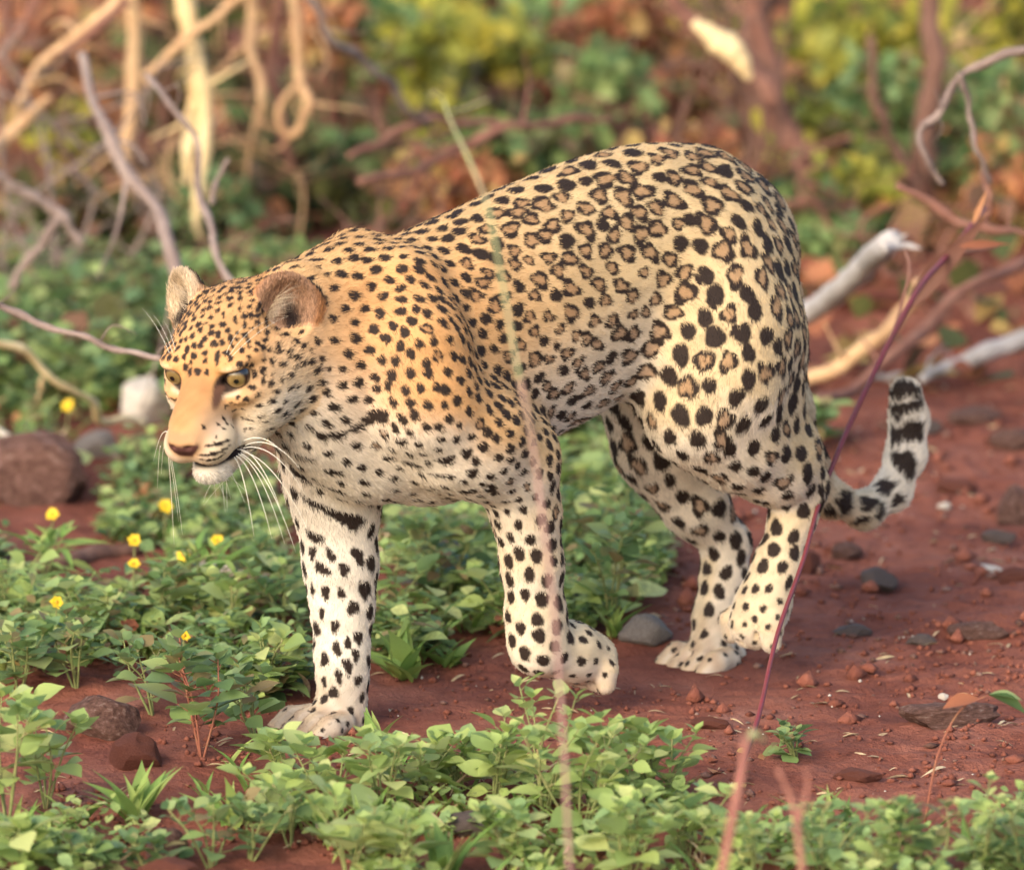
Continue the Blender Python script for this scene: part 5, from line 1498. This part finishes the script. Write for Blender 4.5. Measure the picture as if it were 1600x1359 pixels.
# bare tangles of fine dry twigs in front of and among the shrubs
def tangle(px, py, wpx, hpx, y, label, mat, n):
    c = at(px, py, y); k = S * (c - CAM).length / DIST
    b = Vector((c.x, c.y, ghf(c.x, c.y))); rt = empty('dry_bush', b); tag(rt, label, 'bush')
    for q in range(n):
        a = R4.uniform(0, 6.28)
        e = Vector(((R4.uniform(-.5, .5)) * wpx * k, R4.uniform(-.25, .25) * wpx * k, c.z - b.z + R4.uniform(-.3, .6) * hpx * k))
        m1 = Vector((e.x * R4.uniform(-.2, .6) + R4.gauss(0, .06), e.y * .4, e.z * R4.uniform(.35, .6)))
        m2 = m1.lerp(e, .6) + Vector((R4.gauss(0, .05), R4.gauss(0, .05), R4.gauss(0, .05)))
        W = [b + Vector((R4.gauss(0, .03), R4.gauss(0, .03), -.02)), b + m1, b + m2, b + e]
        P = catmull([tuple(p) for p in W], 6); m = len(P)
        r0 = R4.choice((.003, .004, .005, .006))
        ge = Geo(); ge.add(*tube_geo([Vector(p) - b for p in P], [r0 * (1 - .75 * i / (m - 1)) for i in range(m)], 6, R4, .15))
        L_ = (b + e - W[0]).length
        for _ in range(9):
            i = R4.randrange(4, m - 1); q0 = Vector(P[i]) - b
            sd = Vector((R4.gauss(0, 1), R4.gauss(0, .6), R4.gauss(.15, .8))).normalized(); ln = L_ * R4.uniform(.1, .32)
            tp_ = catmull([tuple(q0), tuple(q0 + sd * ln * .5 + Vector((R4.gauss(0, .12), 0, R4.gauss(0, .12))) * ln), tuple(q0 + sd * ln + Vector((R4.gauss(0, .2), 0, R4.gauss(0, .2))) * ln)], 4)
            ge.add(*tube_geo(tp_, [r0 * .5 * (1 - .7 * j / (len(tp_) - 1)) for j in range(len(tp_))], 5))
        mobj('branch', ge.mesh('branch', mat, True), rt)
for a in [(90, 220, 360, 420, 2.6, 'dry mauve twig tangle at the far left', m_mauve, 7), (420, 170, 340, 420, 3.0, 'dry tan twig tangle right of the hanging limbs', m_tan, 4),
          (250, 120, 360, 400, 3.3, 'brown twig tangle behind the hanging limbs', m_bark, 5), (640, 170, 380, 340, 3.2, 'brown twig tangle in the upper middle', m_bark, 5),
          (850, 120, 360, 300, 4.0, 'brown twig tangle above the arched back', m_bark, 4), (1010, 110, 300, 300, 3.2, 'rusty twig tangle above the rump', m_pink, 4),
          (1130, 130, 260, 360, 2.9, 'dark twig tangle around the leaning trunk', m_bark, 7), (1330, 220, 320, 420, 2.8, 'rusty twig tangle between the upper right trunks', m_pink, 3),
          (1500, 250, 320, 440, 2.5, 'rusty twig tangle at the right edge', m_pink, 4), (1450, 390, 300, 200, 2.7, 'low rusty twig tangle above the logs', m_pink, 4),
          (1560, 130, 240, 300, 3.4, 'tan twig tangle in the upper right corner', m_tan, 6), (560, 320, 300, 160, 2.4, 'low dry twigs behind the shoulder hump', m_bark, 6)]:
    tangle(*a)
# undergrowth and litter covering the ground below the thicket
n = 13000
xx, yy = NR.uniform(-4, 4, n), NR.uniform(2.0, 9.0, n)
base = np.stack([xx, yy, gh(xx, yy) + NR.uniform(0, .05, n)], 1)
dr = NR.normal(0, 1, (n, 3)); dr[:, 2] = np.abs(dr[:, 2]) * .5
V_, F_2 = leaf_cloud(SMALL, base, dr, NR.uniform(.03, .08, n))
tag(mobj('leaf_litter', np_mesh('leaf_litter', V_[: len(V_)], F_2, m_rust, False)), 'rusty leaf litter under the thicket', 'leaf litter', kind='stuff')
n = 5200
xx, yy = NR.uniform(-4, 4, n), NR.uniform(1.9, 8.5, n)
base = np.stack([xx, yy, gh(xx, yy) + NR.uniform(0, .10, n)], 1)
dr = NR.normal(0, 1, (n, 3)); dr[:, 2] = np.abs(dr[:, 2])
V_, F_2 = leaf_cloud(SMALL, base, dr, NR.uniform(.03, .07, n))
tag(mobj('undergrowth', np_mesh('undergrowth', V_, F_2, m_olive, False)), 'olive undergrowth below the thicket shrubs', 'undergrowth', kind='stuff')

# ---- stalks between the camera and the animal
m_mag = mat_mottle('stem_magenta', [(.12, .045, .032), (.19, .034, .040), (.14, .05, .034)], 9, .6, .2)
m_stalkr = mat_mottle('stalk_red_brown', [(.20, .075, .055), (.28, .12, .085), (.25, .15, .09)], 8, .8, .3)
m_stalk = mat_mottle('stalk_pinkish', [(.24, .14, .115), (.32, .19, .155), (.28, .20, .12)], 5, .7, .2)
m_stalkg = mat_mottle('stalk_green', [(.20, .20, .10), (.30, .31, .15), (.26, .19, .12)], 9, .7, .2)
def stalk(label, paths, name='tall_stalk'):
    p0 = None; rt = None
    for (pname, pts, y, r, mt) in paths:
        if rt is None:
            p0 = at(pts[0][0], pts[0][1], y[0]); p0.z = ghf(p0.x, p0.y)
            rt = empty(name, p0); tag(rt, label, 'stalk')
            pts = list(pts)
            W = branch_pts(pts, y); W.insert(0, Vector((W[0].x + .02, W[0].y - .02, p0.z - .02)))
            k = S * (W[-1] - CAM).length / DIST
            P = catmull([tuple(p) for p in W], 5); m = len(P)
            rr = np.interp(np.linspace(0, 1, m), np.linspace(0, 1, len(r)), r) * k
            V_, F_2 = tube_geo([Vector(q) - p0 for q in P], list(rr), 6, R4, .05)
            mobj(pname, mesh_from(pname, V_, F_2, mt, True), rt)
        else:
            branch(pname, pts, y, r, mt, rt, p0, 6, .03, 0, .12)
    return rt, p0
stalk('tall thin blurred stalk crossing in front of the leopard flank',
      [('stem', [(906, 1560), (890, 1350), (880, 1150), (866, 960), (850, 830), (832, 690), (812, 590)], (-2.0, -1.8), [4, 4, 3.8, 3.8, 3.6, 3.6], m_stalk),
       ('upper_stem', [(812, 592), (792, 480), (768, 350), (742, 270), (712, 205), (690, 150)], (-1.8, -1.6), [3.2, 3.2, 3.2, 3.2, 2.8, 2], m_stalkg),
       ('side_shoot', [(705, 175), (730, 168), (765, 155)], (-1.8, -1.8), [2.5, 2, 1.2], m_stalkg), ('side_shoot', [(692, 155), (680, 145), (668, 150)], (-1.8, -1.8), [2.5, 2, 1.2], m_stalkg)])
rt, p0 = stalk('red stem rising past the near hind leg with a dry red leaf',
      [('stem', [(1150, 1240), (1185, 1120), (1215, 990), (1255, 875), (1290, 755), (1355, 605), (1430, 460), (1480, 400), (1540, 325)], (-.62, 1.1), [4.2, 3.8, 3.4, 3.4, 3.4, 3.8, 4.5, 5, 3], m_mag),
       ('side_shoot', [(1480, 402), (1510, 395), (1560, 385)], (.92, .95), [5, 4, 2], m_pink), ('side_shoot', [(1395, 525), (1420, 430), (1415, 390)], (.7, .75), [3, 3, 2], m_pink)], 'red_stem')
for px_, py_, d_, sz_ in [(1418, 482, (.62, .0, .78), .17), (1520, 350, (.35, 0, .9), .05), (1500, 385, (.9, 0, .1), .07)]:
    put_leaf(rt, LM['lance', 'rust'], at(px_, py_, .85) - p0, d_, sz_, .75, 0, (0, -1, .4))
rt, p0 = stalk('brown broken stub with a pale top at the bottom', [('stem', [(1118, 1460), (1135, 1330), (1158, 1210), (1166, 1150)], (-2.0, -1.9), [8, 8, 8, 7], m_stalkr), ('torn_top', [(1164, 1165), (1178, 1145), (1198, 1160)], (-1.9, -1.9), [7, 6, 1.5], m_stalkg)], 'broken_stub')
stalk('forked brown stub right of the broken one', [('stem', [(1262, 1460), (1250, 1330), (1240, 1260), (1215, 1200)], (-2.0, -1.9), [6, 6, 6, 4], m_stalkr), ('fork', [(1245, 1290), (1262, 1230), (1258, 1200)], (-1.95, -1.9), [5, 4, 2], m_stalkr)], 'broken_stub')
